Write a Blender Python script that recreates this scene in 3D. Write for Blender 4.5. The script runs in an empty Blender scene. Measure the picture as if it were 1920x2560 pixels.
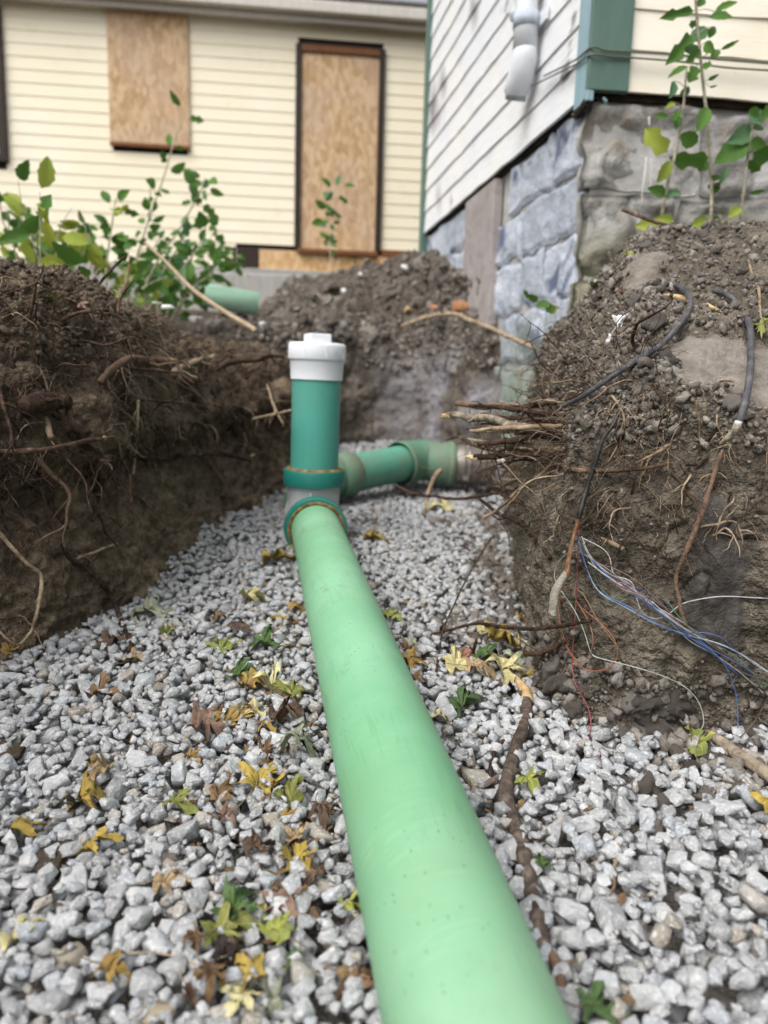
import bpy, bmesh, math, random
import numpy as np
from math import radians, sin, cos, pi, sqrt, atan2
from mathutils import Vector, Matrix, Quaternion
from mathutils.bvhtree import BVHTree

random.seed(7); RNG = np.random.default_rng(7)
SC = bpy.context.scene
COL = SC.collection

# ------------------------------------------------------------------ camera
FPX, CX, CY = 1850.0, 960.0, 1280.0            # focal length in photo pixels, photo centre
_p, _a = radians(9.5), radians(1.7)            # pitched down, slight roll
CAMP = np.array([0, 0, 0.70])
FW = np.array([0, cos(_p), -sin(_p)])
_r0 = np.array([1.0, 0, 0]); _u0 = np.array([0, sin(_p), cos(_p)])
RT = _r0 * cos(_a) + _u0 * sin(_a)
UP = _u0 * cos(_a) - _r0 * sin(_a)
cam_data = bpy.data.cameras.new('camera'); cam = bpy.data.objects.new('camera', cam_data); COL.objects.link(cam)
cam.matrix_world = Matrix(((RT[0], UP[0], -FW[0], CAMP[0]), (RT[1], UP[1], -FW[1], CAMP[1]), (RT[2], UP[2], -FW[2], CAMP[2]), (0, 0, 0, 1)))
cam_data.sensor_fit = 'VERTICAL'; cam_data.sensor_height = 36.0; cam_data.lens = FPX / 2560 * 36.0
cam_data.clip_start = 0.02; cam_data.clip_end = 400
cam_data.dof.use_dof = True; cam_data.dof.focus_distance = 1.28; cam_data.dof.aperture_fstop = 2.75
SC.camera = cam

# ------------------------------------------------------------------ sky, sun, exposure (overcast)
SUN_EL, SUN_AZ = radians(54), radians(220)     # azimuth clockwise from +Y: behind the camera, to the left
world = bpy.data.worlds.new('World'); SC.world = world; world.use_nodes = True
wn = world.node_tree; wn.nodes.clear()
sky = wn.nodes.new('ShaderNodeTexSky'); sky.sky_type = 'NISHITA'; sky.sun_disc = False
sky.sun_elevation = SUN_EL; sky.sun_rotation = SUN_AZ; sky.air_density = 1.0; sky.dust_density = 6.0; sky.ozone_density = 1.0
hs = wn.nodes.new('ShaderNodeHueSaturation'); hs.inputs['Saturation'].default_value = 0.30   # cloud cover greys the blue
bg = wn.nodes.new('ShaderNodeBackground'); bg.inputs['Strength'].default_value = 0.15
wo = wn.nodes.new('ShaderNodeOutputWorld')
wn.links.new(sky.outputs[0], hs.inputs['Color']); wn.links.new(hs.outputs[0], bg.inputs['Color']); wn.links.new(bg.outputs[0], wo.inputs[0])
sl = bpy.data.lights.new('sun', 'SUN'); sl.energy = 1.15; sl.angle = radians(60); sl.color = (1.0, 0.97, 0.92)
so = bpy.data.objects.new('sun', sl); COL.objects.link(so)
sd = Vector((sin(SUN_AZ) * cos(SUN_EL), cos(SUN_AZ) * cos(SUN_EL), sin(SUN_EL)))
so.rotation_euler = sd.to_track_quat('Z', 'Y').to_euler(); so.location = sd * 30
SC.view_settings.view_transform = 'Standard'; SC.view_settings.look = 'None'
SC.view_settings.exposure = 0.42; SC.view_settings.gamma = 1.0; SC.view_settings.use_curve_mapping = False
SC.cycles.use_denoising = True; SC.cycles.use_adaptive_sampling = True; SC.cycles.adaptive_threshold = 0.025; SC.cycles.max_bounces = 4; SC.cycles.diffuse_bounces = 2; SC.cycles.glossy_bounces = 2; SC.cycles.transmission_bounces = 2

# ------------------------------------------------------------------ maths helpers
def ray(x, y): return FW + RT * ((x - CX) / FPX) - UP * ((y - CY) / FPX)
def P(x, y, Y):                                # the point at distance Y that the photo shows at pixel (x, y)
    d = ray(x, y); return CAMP + d * (Y / d[1])
def PZ(x, y, z):                               # the point at height z seen at pixel (x, y)
    d = ray(x, y); return CAMP + d * ((z - CAMP[2]) / d[2])
_perm = RNG.permutation(256).astype(np.int64); _perm = np.concatenate([_perm, _perm, _perm])
_g = RNG.normal(size=(256, 3)); _g /= np.linalg.norm(_g, axis=1)[:, None]
def pn(p, s=1.0, seed=0):                      # gradient noise, about -0.6..0.6
    p = np.asarray(p, float) * s + np.array([seed * 17.31, seed * 7.77, seed * 3.17])
    i = np.floor(p).astype(np.int64); f = p - i; i &= 255
    w = f * f * f * (f * (f * 6 - 15) + 10)
    def g(dx, dy, dz):
        h = _perm[_perm[_perm[(i[:, 0] + dx) & 255] + ((i[:, 1] + dy) & 255)] + ((i[:, 2] + dz) & 255)]
        v = _g[h]; return v[:, 0] * (f[:, 0] - dx) + v[:, 1] * (f[:, 1] - dy) + v[:, 2] * (f[:, 2] - dz)
    L = lambda a, b, t: a + (b - a) * t
    return L(L(L(g(0, 0, 0), g(1, 0, 0), w[:, 0]), L(g(0, 1, 0), g(1, 1, 0), w[:, 0]), w[:, 1]),
             L(L(g(0, 0, 1), g(1, 0, 1), w[:, 0]), L(g(0, 1, 1), g(1, 1, 1), w[:, 0]), w[:, 1]), w[:, 2])
def fbm(p, s, o=4, seed=0, gain=.5):
    t = 0; a = 1.
    for k in range(o): t = t + a * pn(p, s * 2 ** k, seed + k); a *= gain
    return t
def worley(p, s, seed=0):                      # F1 distance to random cell points (0..~1)
    p = np.asarray(p, float) * s + seed * 5.3; i = np.floor(p).astype(np.int64); f = p - i
    best = np.full(len(p), 9.)
    for dx in (-1, 0, 1):
        for dy in (-1, 0, 1):
            for dz in (-1, 0, 1):
                h = _perm[_perm[_perm[(i[:, 0] + dx) & 255] + ((i[:, 1] + dy) & 255)] + ((i[:, 2] + dz) & 255)]
                q = _g[h] * .45 + .5
                d = (q[:, 0] + dx - f[:, 0]) ** 2 + (q[:, 1] + dy - f[:, 1]) ** 2 + (q[:, 2] + dz - f[:, 2]) ** 2
                best = np.minimum(best, d)
    return np.sqrt(best)
def catmull(pts, n):                           # resample control points (k, ...) to n samples
    pts = np.asarray(pts, float); k = len(pts); t = np.linspace(0, k - 1, n)
    i = np.minimum(t.astype(int), k - 2); f = (t - i).reshape((-1,) + (1,) * (pts.ndim - 1))
    g = lambda j: pts[np.clip(j, 0, k - 1)]
    p0, p1, p2, p3 = g(i - 1), g(i), g(i + 1), g(i + 2)
    p0 = np.where((i == 0).reshape(f.shape), 2 * p1 - p2, p0); p3 = np.where((i == k - 2).reshape(f.shape), 2 * p2 - p1, p3)
    return .5 * (2 * p1 + (p2 - p0) * f + (2 * p0 - 5 * p1 + 4 * p2 - p3) * f ** 2 + (3 * p1 - p0 - 3 * p2 + p3) * f ** 3)
def norm(v): v = np.asarray(v, float); return v / (np.linalg.norm(v) + 1e-12)

# ------------------------------------------------------------------ object helpers
def mesh(name, V, F, smooth=False):
    me = bpy.data.meshes.new(name)
    if isinstance(F, np.ndarray):
        V = np.asarray(V, np.float32); n = len(F); k = F.shape[1]
        me.vertices.add(len(V)); me.vertices.foreach_set('co', V.ravel())
        me.loops.add(n * k); me.loops.foreach_set('vertex_index', F.astype(np.int32).ravel())
        me.polygons.add(n); me.polygons.foreach_set('loop_start', np.arange(0, n * k, k, dtype=np.int32))
        me.update(calc_edges=True); me.validate()
    else:
        me.from_pydata([tuple(map(float, v)) for v in V], [], [tuple(map(int, f)) for f in F]); me.update()
    if smooth: me.polygons.foreach_set('use_smooth', [True] * len(me.polygons))
    return me
def tag(o, label=None, cat=None, group=None, kind=None):
    if label: o['label'] = label
    if cat: o['category'] = cat
    if group: o['group'] = group
    if kind: o['kind'] = kind
    return o
def link(name, me, m):
    if m is not None and not me.materials: me.materials.append(m)
    o = bpy.data.objects.new(name, me); COL.objects.link(o); return o
def obj(name, V, F, m, smooth=False):                    # top-level mesh; V in world coordinates, origin put at its base
    V = np.asarray(V, float); org = np.array([V[:, 0].mean(), V[:, 1].mean(), V[:, 2].min()])
    o = link(name, mesh(name, V - org, F, smooth), m); o.location = org
    return o
def world_part(name, V, F, m, parent, smooth=False):     # child whose mesh is in world coordinates, whatever its parent's place
    o = link(name, mesh(name, np.asarray(V, float), F, smooth), m)
    o.parent = parent
    mw = Matrix(); q = parent
    chain = []
    while q is not None: chain.append(q); q = q.parent
    for q in reversed(chain): mw = mw @ q.matrix_parent_inverse @ q.matrix_basis
    o.matrix_parent_inverse = mw.inverted()
    return o
def inst(name, me, parent, mw):
    o = bpy.data.objects.new(name, me); COL.objects.link(o)
    if parent is not None:
        o.parent = parent
        pm = Matrix(); chain = []; q = parent
        while q is not None: chain.append(q); q = q.parent
        for q in reversed(chain): pm = pm @ q.matrix_parent_inverse @ q.matrix_basis
        o.matrix_parent_inverse = pm.inverted()
    o.matrix_basis = mw
    return o
def empty(name, loc, label=None, cat=None, group=None):
    o = bpy.data.objects.new(name, None); COL.objects.link(o); o.location = loc; o.empty_display_size = .05
    return tag(o, label, cat, group)
part = world_part

def grid_faces(nu, nv, closed=False):
    i, j = np.meshgrid(np.arange(nu - (0 if closed else 1)), np.arange(nv - 1), indexing='ij'); i = i.ravel(); j = j.ravel()
    i2 = (i + 1) % nu
    return np.stack([i * nv + j, i2 * nv + j, i2 * nv + j + 1, i * nv + j + 1], 1)
def tube(path, rad, sides=8, bumpy=0., seed=0, n=None, cap=True, flat=1.0):
    path = np.asarray(path, float)
    if n: path = catmull(path, n)
    k = len(path); rad = np.asarray(rad, float)
    rad = np.interp(np.linspace(0, 1, k), np.linspace(0, 1, rad.size), rad.ravel()) if rad.size > 1 else np.full(k, float(rad))
    T = np.gradient(path, axis=0); T /= np.linalg.norm(T, axis=1)[:, None] + 1e-9
    ref = np.array([0, 0, 1.]) if abs(T[0, 2]) < .9 else np.array([1., 0, 0])
    Nn = np.zeros_like(T); nrm = norm(np.cross(T[0], ref)); Nn[0] = nrm
    for i in range(1, k):
        nrm = nrm - T[i] * (nrm @ T[i]); nrm = norm(nrm); Nn[i] = nrm
    B = np.cross(T, Nn); a = np.linspace(0, 2 * pi, sides, endpoint=False)
    V = path[:, None] + rad[:, None, None] * (np.cos(a)[None, :, None] * Nn[:, None] + flat * np.sin(a)[None, :, None] * B[:, None])
    if bumpy:
        q = V.reshape(-1, 3); s = 1.0 / max(rad.mean() * 3, 1e-4)
        d = fbm(q, s, 3, seed) * bumpy
        V = (path[:, None] + (V - path[:, None]) * (1 + d.reshape(k, sides, 1)))
    F = []
    for i in range(k - 1):
        for j in range(sides):
            j2 = (j + 1) % sides; F.append((i * sides + j, i * sides + j2, (i + 1) * sides + j2, (i + 1) * sides + j))
    V = V.reshape(-1, 3)
    if cap: F.append(tuple(range(sides))[::-1]); F.append(tuple((k - 1) * sides + j for j in range(sides)))
    return V, F
def lathe(prof, c, axis, sides=48, cap0=False, cap1=False):     # prof = [(along, radius)...]
    axis = norm(axis); ref = np.array([0, 0, 1.]) if abs(axis[2]) < .9 else np.array([1., 0, 0])
    e1 = norm(np.cross(axis, ref)); e2 = np.cross(axis, e1); a = np.linspace(0, 2 * pi, sides, endpoint=False)
    V = []; F = []
    for (t, r) in prof:
        V.append(np.asarray(c) + axis * t + r * (np.cos(a)[:, None] * e1 + np.sin(a)[:, None] * e2))
    V = np.concatenate(V); k = len(prof)
    for i in range(k - 1):
        for j in range(sides):
            j2 = (j + 1) % sides; F.append((i * sides + j, i * sides + j2, (i + 1) * sides + j2, (i + 1) * sides + j))
    if cap0: F.append(tuple(range(sides))[::-1])
    if cap1: F.append(tuple((k - 1) * sides + j for j in range(sides)))
    return V, F
class MB:                                                # mesh collector
    def __init__(s): s.V = []; s.F = []; s.n = 0
    def add(s, V, F):
        V = np.asarray(V, float); s.V.append(V); s.F += [tuple(i + s.n for i in f) for f in F]; s.n += len(V); return s
    def get(s): return np.concatenate(s.V), s.F
def hexa(p):                                             # 8 corners: bottom 4 ccw, top 4 ccw
    return np.array(p, float), [(3, 2, 1, 0), (4, 5, 6, 7), (0, 1, 5, 4), (1, 2, 6, 5), (2, 3, 7, 6), (3, 0, 4, 7)]
def boxf(o, ex, ey, ez, x0, x1, y0, y1, z0, z1):         # box in the frame (o; ex, ey, ez)
    o, ex, ey, ez = map(np.asarray, (o, ex, ey, ez))
    c = [(x0, y0, z0), (x1, y0, z0), (x1, y1, z0), (x0, y1, z0), (x0, y0, z1), (x1, y0, z1), (x1, y1, z1), (x0, y1, z1)]
    return hexa([o + ex * a + ey * b + ez * d for a, b, d in c])
def bevel_obj(o, w=.004, seg=2):
    m = o.modifiers.new('edge', 'BEVEL'); m.width = w; m.segments = seg; m.limit_method = 'ANGLE'; return o

# ------------------------------------------------------------------ materials
def S(h):
    h = h.lstrip('#'); c = [int(h[i:i + 2], 16) / 255 for i in (0, 2, 4)]
    return tuple(x / 12.92 if x <= .04045 else ((x + .055) / 1.055) ** 2.4 for x in c) + (1.0,)
class NT:
    def __init__(s, name):
        s.m = bpy.data.materials.new(name); s.m.use_nodes = True; s.t = s.m.node_tree; s.t.nodes.clear()
        s.out = s.t.nodes.new('ShaderNodeOutputMaterial'); s.b = s.t.nodes.new('ShaderNodeBsdfPrincipled'); s.t.links.new(s.b.outputs[0], s.out.inputs[0]); s._co = None
    def set(s, sock, v):
        if v is None: return
        if isinstance(v, bpy.types.NodeSocket): s.t.links.new(v, sock)
        else: sock.default_value = v
    def co(s, k='Object'):
        n = s.t.nodes.new('ShaderNodeTexCoord'); return n.outputs[k]
    def mapv(s, v=None, scale=(1, 1, 1), rot=(0, 0, 0), loc=(0, 0, 0)):
        n = s.t.nodes.new('ShaderNodeMapping'); s.set(n.inputs['Vector'], v if v is not None else s.co()); n.inputs['Scale'].default_value = scale; n.inputs['Rotation'].default_value = rot; n.inputs['Location'].default_value = loc; return n.outputs[0]
    def noise(s, scale, detail=4, rough=.55, v=None, dist=0., out='Fac'):
        n = s.t.nodes.new('ShaderNodeTexNoise'); s.set(n.inputs['Vector'], v if v is not None else s.co()); s.set(n.inputs['Scale'], scale); n.inputs['Detail'].default_value = min(detail, 3); n.inputs['Roughness'].default_value = rough; n.inputs['Distortion'].default_value = dist; return n.outputs[out]
    def vor(s, scale, v=None, feat='F1', out='Distance', rnd=1.):
        n = s.t.nodes.new('ShaderNodeTexVoronoi'); n.feature = feat; s.set(n.inputs['Vector'], v if v is not None else s.co()); n.inputs['Scale'].default_value = scale; n.inputs['Randomness'].default_value = rnd; return n.outputs[out]
    def wave(s, scale, v=None, dist=0., detail=2):
        n = s.t.nodes.new('ShaderNodeTexWave'); s.set(n.inputs['Vector'], v if v is not None else s.co()); n.inputs['Scale'].default_value = scale; n.inputs['Distortion'].default_value = dist; n.inputs['Detail'].default_value = detail; return n.outputs['Fac']
    def ramp(s, f, st):
        n = s.t.nodes.new('ShaderNodeValToRGB'); e = n.color_ramp.elements
        while len(e) < len(st): e.new(.5)
        for k, (p_, c) in enumerate(st):
            e[k].position = p_; e[k].color = (c, c, c, 1) if isinstance(c, (int, float)) else (S(c) if isinstance(c, str) else c)
        s.set(n.inputs[0], f); return n.outputs[0]
    def mix(s, f, a, b, mode='MIX'):
        n = s.t.nodes.new('ShaderNodeMix'); n.data_type = 'RGBA'; n.blend_type = mode
        a = S(a) if isinstance(a, str) else a; b = S(b) if isinstance(b, str) else b
        s.set(n.inputs[0], f); s.set(n.inputs[6], a); s.set(n.inputs[7], b); return n.outputs[2]
    def math(s, op, a, b=0., c=None):
        n = s.t.nodes.new('ShaderNodeMath'); n.operation = op; s.set(n.inputs[0], a); s.set(n.inputs[1], b)
        if c is not None: s.set(n.inputs[2], c)
        return n.outputs[0]
    def sep(s, v, k):
        n = s.t.nodes.new('ShaderNodeSeparateXYZ'); s.set(n.inputs[0], v); return n.outputs[k]
    def bump(s, h, st=.5, d=.01, nrm=None):
        n = s.t.nodes.new('ShaderNodeBump'); s.set(n.inputs['Strength'], st); n.inputs['Distance'].default_value = d; s.set(n.inputs['Height'], h)
        if nrm is not None: s.set(n.inputs['Normal'], nrm)
        return n.outputs[0]
    def rand(s):
        return s.t.nodes.new('ShaderNodeObjectInfo').outputs['Random']
    def attr(s, nm, out='Fac'):
        n = s.t.nodes.new('ShaderNodeAttribute'); n.attribute_name = nm; return n.outputs[out]
    def geo(s, k):
        return s.t.nodes.new('ShaderNodeNewGeometry').outputs[k]
    def fin(s, col, rough=.8, nrm=None, spec=.3, **kw):
        s.set(s.b.inputs['Base Color'], S(col) if isinstance(col, str) else col); s.set(s.b.inputs['Roughness'], rough); s.set(s.b.inputs['Specular IOR Level'], spec); s.set(s.b.inputs['Normal'], nrm)
        for k, v in kw.items(): s.set(s.b.inputs[k.replace('_', ' ')], v)
        return s.m

def soil_mat(name, dark, mid, light, b=1.0, p0='6b645c', p1='8d867e'):
    N = NT(name); big = N.noise(5, 5, .6); fine = N.noise(60, 6, .7); cr = N.vor(95); cr2 = N.vor(230)
    c = N.ramp(big, [(.3, dark), (.5, mid), (.72, light)])
    c = N.mix(N.math('MULTIPLY', N.ramp(fine, [(.42, 0.), (.7, 1.)]), .55), c, light)
    c = N.mix(N.ramp(N.noise(26, 4, .65), [(.4, .75), (.58, 0.)]), c, dark)
    sm = N.attr('smear'); pale = N.attr('pale')
    c = N.mix(N.math('MULTIPLY', sm, .9), c, N.ramp(N.noise(9, 4, .6, N.mapv(scale=(6, 6, .6))), [(.35, '3a3734'), (.6, '4d4946'), (.8, '5b5a60')]))
    c = N.mix(pale, c, N.ramp(N.noise(30, 5, .7), [(.3, p0), (.7, p1)]))
    k = N.math('SUBTRACT', 1.0, N.math('MULTIPLY', N.math('MAXIMUM', sm, N.math('MULTIPLY', pale, .8)), .6))
    h = N.math('ADD', N.math('MULTIPLY', cr, -.6), N.math('ADD', N.math('MULTIPLY', cr2, -.3), fine))
    n = N.bump(h, N.math('MULTIPLY', k, .85 * b), .012)
    return N.fin(c, N.math('SUBTRACT', .95, N.math('MULTIPLY', sm, .4)), n, .2)
M_SOIL_L = soil_mat('soil_dark', '4b4136', '6b5d4e', '907f6a')
M_SOIL_R = soil_mat('soil_grey', '48423a', '675f54', '918879')
M_SOIL_B = soil_mat('soil_mound', '453e38', '625a52', '877e74', 1.0, '77757a', 'a4a3a9')
M_GROUND = soil_mat('yard_soil', '3a342c', '574d42', '75694c')
def clod_mat(name, cols, tone):
    N = NT(name); c = N.ramp(N.math('ADD', N.math('MULTIPLY', N.noise(40, 3, .7), .7), N.math('MULTIPLY', tone(N), .35)), cols)
    return N.fin(c, .95, N.bump(N.noise(150, 3, .7), .8, .006), .2)
_cg = [(.25, '4a4540'), (.5, '6f6962'), (.8, '9f9890')]; _cd = [(.25, '3a322a'), (.5, '5a4f44'), (.8, '877b6d')]
M_CLOD = clod_mat('clod_soil', _cg, lambda N: N.attr('tone')); M_CLOD_D = clod_mat('clod_soil_dark', _cd, lambda N: N.attr('tone'))
M_CLOD1 = clod_mat('clod_lump', _cg, lambda N: N.rand()); M_CLOD1_D = clod_mat('clod_lump_dark', _cd, lambda N: N.rand())

def stone_mat(name, tone):
    N = NT(name); t = tone(N); k = 1.0 if name.endswith('mass') else .021           # single stones are built at unit size and scaled down
    c = N.ramp(t, [(0., '969798'), (.3, 'a9aaab'), (.65, 'bebfc0'), (.88, 'a7acb2'), (.95, 'aba397'), (1., '877e70')])
    c = N.mix(N.math('MULTIPLY', N.ramp(N.noise(70 * k, 3, .65), [(.36, 1.), (.60, 0.)]), .34), c, '83878b')
    c = N.mix(N.ramp(N.noise(240 * k, 3, .6), [(.53, 0.), (.62, .55)]), c, 'd6d7d6')
    c = N.mix(N.ramp(N.noise(130 * k, 3, .7), [(.62, 0.), (.70, .5)]), c, '6b665d')
    c = N.mix(N.ramp(N.noise(520 * k, 2, .6), [(.60, 0.), (.68, .22)]), c, '5d6064')
    h = N.math('ADD', N.noise(140 * k, 3, .7), N.math('MULTIPLY', N.vor(210 * k), .35))
    return N.fin(c, .88, N.bump(h, .8, .005), .25)
M_STONE1 = stone_mat('limestone_single', lambda N: N.rand())
M_STONEM = stone_mat('limestone_mass', lambda N: N.attr('tone'))

def pvc(name, base, dark, lite, rough=.38, dirt=0., scale=1.):
    N = NT(name); o = N.co()
    c = N.mix(N.math('MULTIPLY', N.ramp(N.noise(3, 3, .6), [(.35, 0.), (.7, 1.)]), .6), base, lite)
    c = N.mix(N.math('MULTIPLY', N.ramp(N.noise(40, 3, .7), [(.55, 0.), (.75, 1.)]), .10), c, dark)
    # long scratches, rubbed rings, short dark nicks and a film of dust
    al = N.mapv(rot=(0, 0, -.1735))
    c = N.mix(N.math('MULTIPLY', N.ramp(N.noise(2.2, 3, .65), [(.42, 0.), (.68, 1.)]), .24), c, '8d9377')
    sp = N.ramp(N.vor(150, N.mapv(al, scale=(1, .45, 1))), [(.12, 1.), (.19, 0.)])
    msk = N.ramp(N.noise(6, 3, .6), [(.46, 0.), (.56, 1.)])
    sp = N.math('MULTIPLY', N.math('MULTIPLY', sp, msk), N.ramp(N.sep(N.vor(150, N.mapv(al, scale=(1, .45, 1)), out='Color'), 0), [(.62, 0.), (.66, 1.)]))
    c = N.mix(N.math('MULTIPLY', sp, .7), c, '35584a')
    sc = N.math('MULTIPLY', N.ramp(N.noise(130, 2, .5, N.mapv(al, scale=(1, .03, 1))), [(.56, 0.), (.62, 1.), (.68, 0.)]), N.ramp(N.noise(4, 2), [(.47, 0.), (.58, .24)]))
    c = N.mix(sc, c, dark)
    sc2 = N.math('MULTIPLY', N.ramp(N.noise(120, 2, .5, N.mapv(al, scale=(.10, 1, .10))), [(.55, 0.), (.61, 1.), (.67, 0.)]), N.ramp(N.noise(5, 2), [(.47, 0.), (.58, .2)]))
    c = N.mix(sc2, c, lite)
    if dirt: c = N.mix(N.math('MULTIPLY', N.ramp(N.noise(9, 6, .7), [(.42, 0.), (.62, 1.)]), dirt), c, '77705f')
    mud = N.math('MULTIPLY', N.ramp(N.noise(16, 3, .75), [(.56, 0.), (.66, 1.)]), N.ramp(N.noise(3.1, 2, .5), [(.50, 0.), (.60, .45)]))
    c = N.mix(mud, c, '7b7361')
    r = N.math('ADD', rough, N.math('MULTIPLY', N.noise(18, 4, .6), .22))
    n = N.bump(N.math('MULTIPLY', sc, -.4), .1, .004)
    return N.fin(c, r, n, .42)
M_PIPE = pvc('pvc_light_green', '75b086', '467a59', '9fd0ae', .33)
M_RISER = pvc('pvc_teal_green', '4b9a8c', '37796d', '57a597', .36)
M_BRANCH = pvc('pvc_dirty_green', '4b9680', '3a6f5f', '62ab95', .42, .35)
M_ELBOW = pvc('pvc_grimy_green', '557f68', '3b5c4c', '678c78', .55, .55)
M_COLLAR = pvc('gasket_teal', '1c756a', '11524a', '257f74', .4)
M_TEE = pvc('pvc_grey_white', 'c9ccd0', 'a0a2a4', 'd6d9dc', .45, .2)
M_CAP = pvc('pvc_white', 'e9edf3', 'c9cfd8', 'f2f4f7', .4)
M_VENT = pvc('pvc_vent_white', 'e4e8ee', 'b4bdca', 'eef0f4', .45, .08)
N = NT('stain_brown'); M_RUSTRING = N.fin(N.ramp(N.noise(60), [(.4, '6b4a26'), (.7, 'a98a57')]), .8, N.bump(N.noise(90), .4, .004))
N = NT('stainless'); M_STEEL = N.fin(N.ramp(N.noise(8, 4, .6), [(.3, '6b625a'), (.7, 'a09a94')]), .48, N.bump(N.wave(40, dist=1.), .05, .003), .5, Metallic=.55)
N = NT('cast_white'); M_STUB = N.fin(N.ramp(N.noise(10, 5, .7), [(.35, '8d8a88'), (.6, 'c9cacd')]), .6, N.bump(N.noise(40), .2, .004))

def bark(name, a, b, c, s=1.):
    N = NT(name); v = N.noise(45 * s, 5, .65, dist=.6); col = N.ramp(v, [(.32, a), (.52, b), (.72, c)])
    col = N.mix(N.math('MULTIPLY', N.ramp(N.noise(9 * s, 3), [(.5, 0.), (.62, 1.)]), .5), col, a)
    col = N.mix(N.ramp(N.math('ADD', N.rand(), N.math('MULTIPLY', v, .4)), [(.75, 0.), (1.2, .5)]), col, c)
    return N.fin(col, .88, N.bump(N.math('ADD', v, N.math('MULTIPLY', N.vor(160 * s), .5)), .7, .004), .2)
M_BARK_D = bark('root_bark_dark', '241b16', '3f2f27', '63503f')
M_BARK_R = bark('root_bark_reddish', '33271f', '584538', '836c5a')
M_BARK_P = bark('root_pale', '665645', '93806a', 'b9a88e')
M_BARK_G = bark('weathered_grey_wood', '4b4239', '857a6c', 'b3a690')
M_WOODCUT = bark('fresh_wood', '9a7d52', 'c9ab7c', 'e2cda3')
M_BARK_S = bark('branch_bark', '3a322c', '5a4f47', '82766a')
M_FINE_D = bark('fine_root_dark', '332b24', '54473b', '756553')
M_FINE_P = bark('fine_root_straw', '62574a', '897b68', 'a99c86')
N = NT('cable_black'); M_CABLE = N.fin(N.ramp(N.noise(40, 5, .7), [(.4, '2a2a2d'), (.62, '4a4747'), (.75, '7a7064')]), .5, N.bump(N.noise(120), .2, .002), .4)
N = NT('cable_black_clean'); M_CABLE2 = N.fin(N.ramp(N.noise(60, 4), [(.45, '1c1d1c'), (.75, '4b463f')]), .45, None, .4)
N = NT('cable_grey_hose'); M_HOSE = N.fin(N.ramp(N.noise(30, 5, .7), [(.35, '35363b'), (.6, '57565a'), (.75, '8a8074')]), .5, N.bump(N.noise(120), .2, .002), .4)
N = NT('copper_shield'); M_COPPER = N.fin(N.ramp(N.noise(120, 4), [(.4, '99694a'), (.65, 'c69a78')]), .45, N.bump(N.wave(120, dist=2), .3, .002), .5, Metallic=.35)
def plain(name, col, rough=.5, spec=.4): 
    N = NT(name); return N.fin(N.mix(N.math('ADD', .22, N.math('MULTIPLY', N.ramp(N.noise(90, 3), [(.45, 0.), (.65, 1.)]), .4)), col, '6d6257'), rough, None, spec)

def leaf_mat(name, base, alt, spot='3a2a18', spots=.0, vein=None, tr=.06):
    N = NT(name); o = N.co(); x = N.sep(o, 0); y = N.sep(o, 1)
    c = N.mix(N.ramp(N.math('ADD', N.noise(42, 4, .6), N.math('MULTIPLY', N.math('SUBTRACT', N.rand(), .5), .25)), [(.36, 0.), (.64, 1.)]), base, alt)
    c = N.mix(N.ramp(N.noise(110, 4, .7), [(.52, 0.), (.68, .6)]), c, spot)
    rad_ = N.math('SQRT', N.math('ADD', N.math('MULTIPLY', x, x), N.math('MULTIPLY', y, y)))
    c = N.mix(N.ramp(N.math('ADD', N.math('MULTIPLY', rad_, 9.), N.math('MULTIPLY', N.noise(55, 3, .6), .9)), [(.68, 0.), (1.0, .7)]), c, spot) if tr < .2 else c
    if spots: c = N.mix(N.ramp(N.noise(30, 2, .4), [(.72 - spots, 0.), (.76 - spots, 1.)]), c, '17120f')
    # veins: midrib plus rays from the base
    ang = N.math('ARCTAN2', x, N.math('ADD', y, .004)); f = N.math('ABSOLUTE', N.math('SINE', N.math('MULTIPLY', ang, 3.6)))
    rr = N.math('SQRT', N.math('ADD', N.math('MULTIPLY', x, x), N.math('MULTIPLY', y, y)))
    vv = N.ramp(N.math('MULTIPLY', f, rr), [(.0, 1.), (.0014, 0.)])
    c = N.mix(N.math('MULTIPLY', vv, .45), c, vein or alt)
    m = N.fin(c, .62, N.bump(N.math('ADD', N.noise(60, 4), N.math('MULTIPLY', vv, -.5)), .5, .004), .3)
    if tr:
        N.b.inputs['Subsurface Weight'].default_value = 0.0
        t = N.t.nodes.new('ShaderNodeBsdfTranslucent'); N.set(t.inputs[0], c); mx = N.t.nodes.new('ShaderNodeMixShader'); mx.inputs[0].default_value = tr
        N.t.links.new(N.b.outputs[0], mx.inputs[1]); N.t.links.new(t.outputs[0], mx.inputs[2]); N.t.links.new(mx.outputs[0], N.out.inputs[0])
    return m
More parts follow.
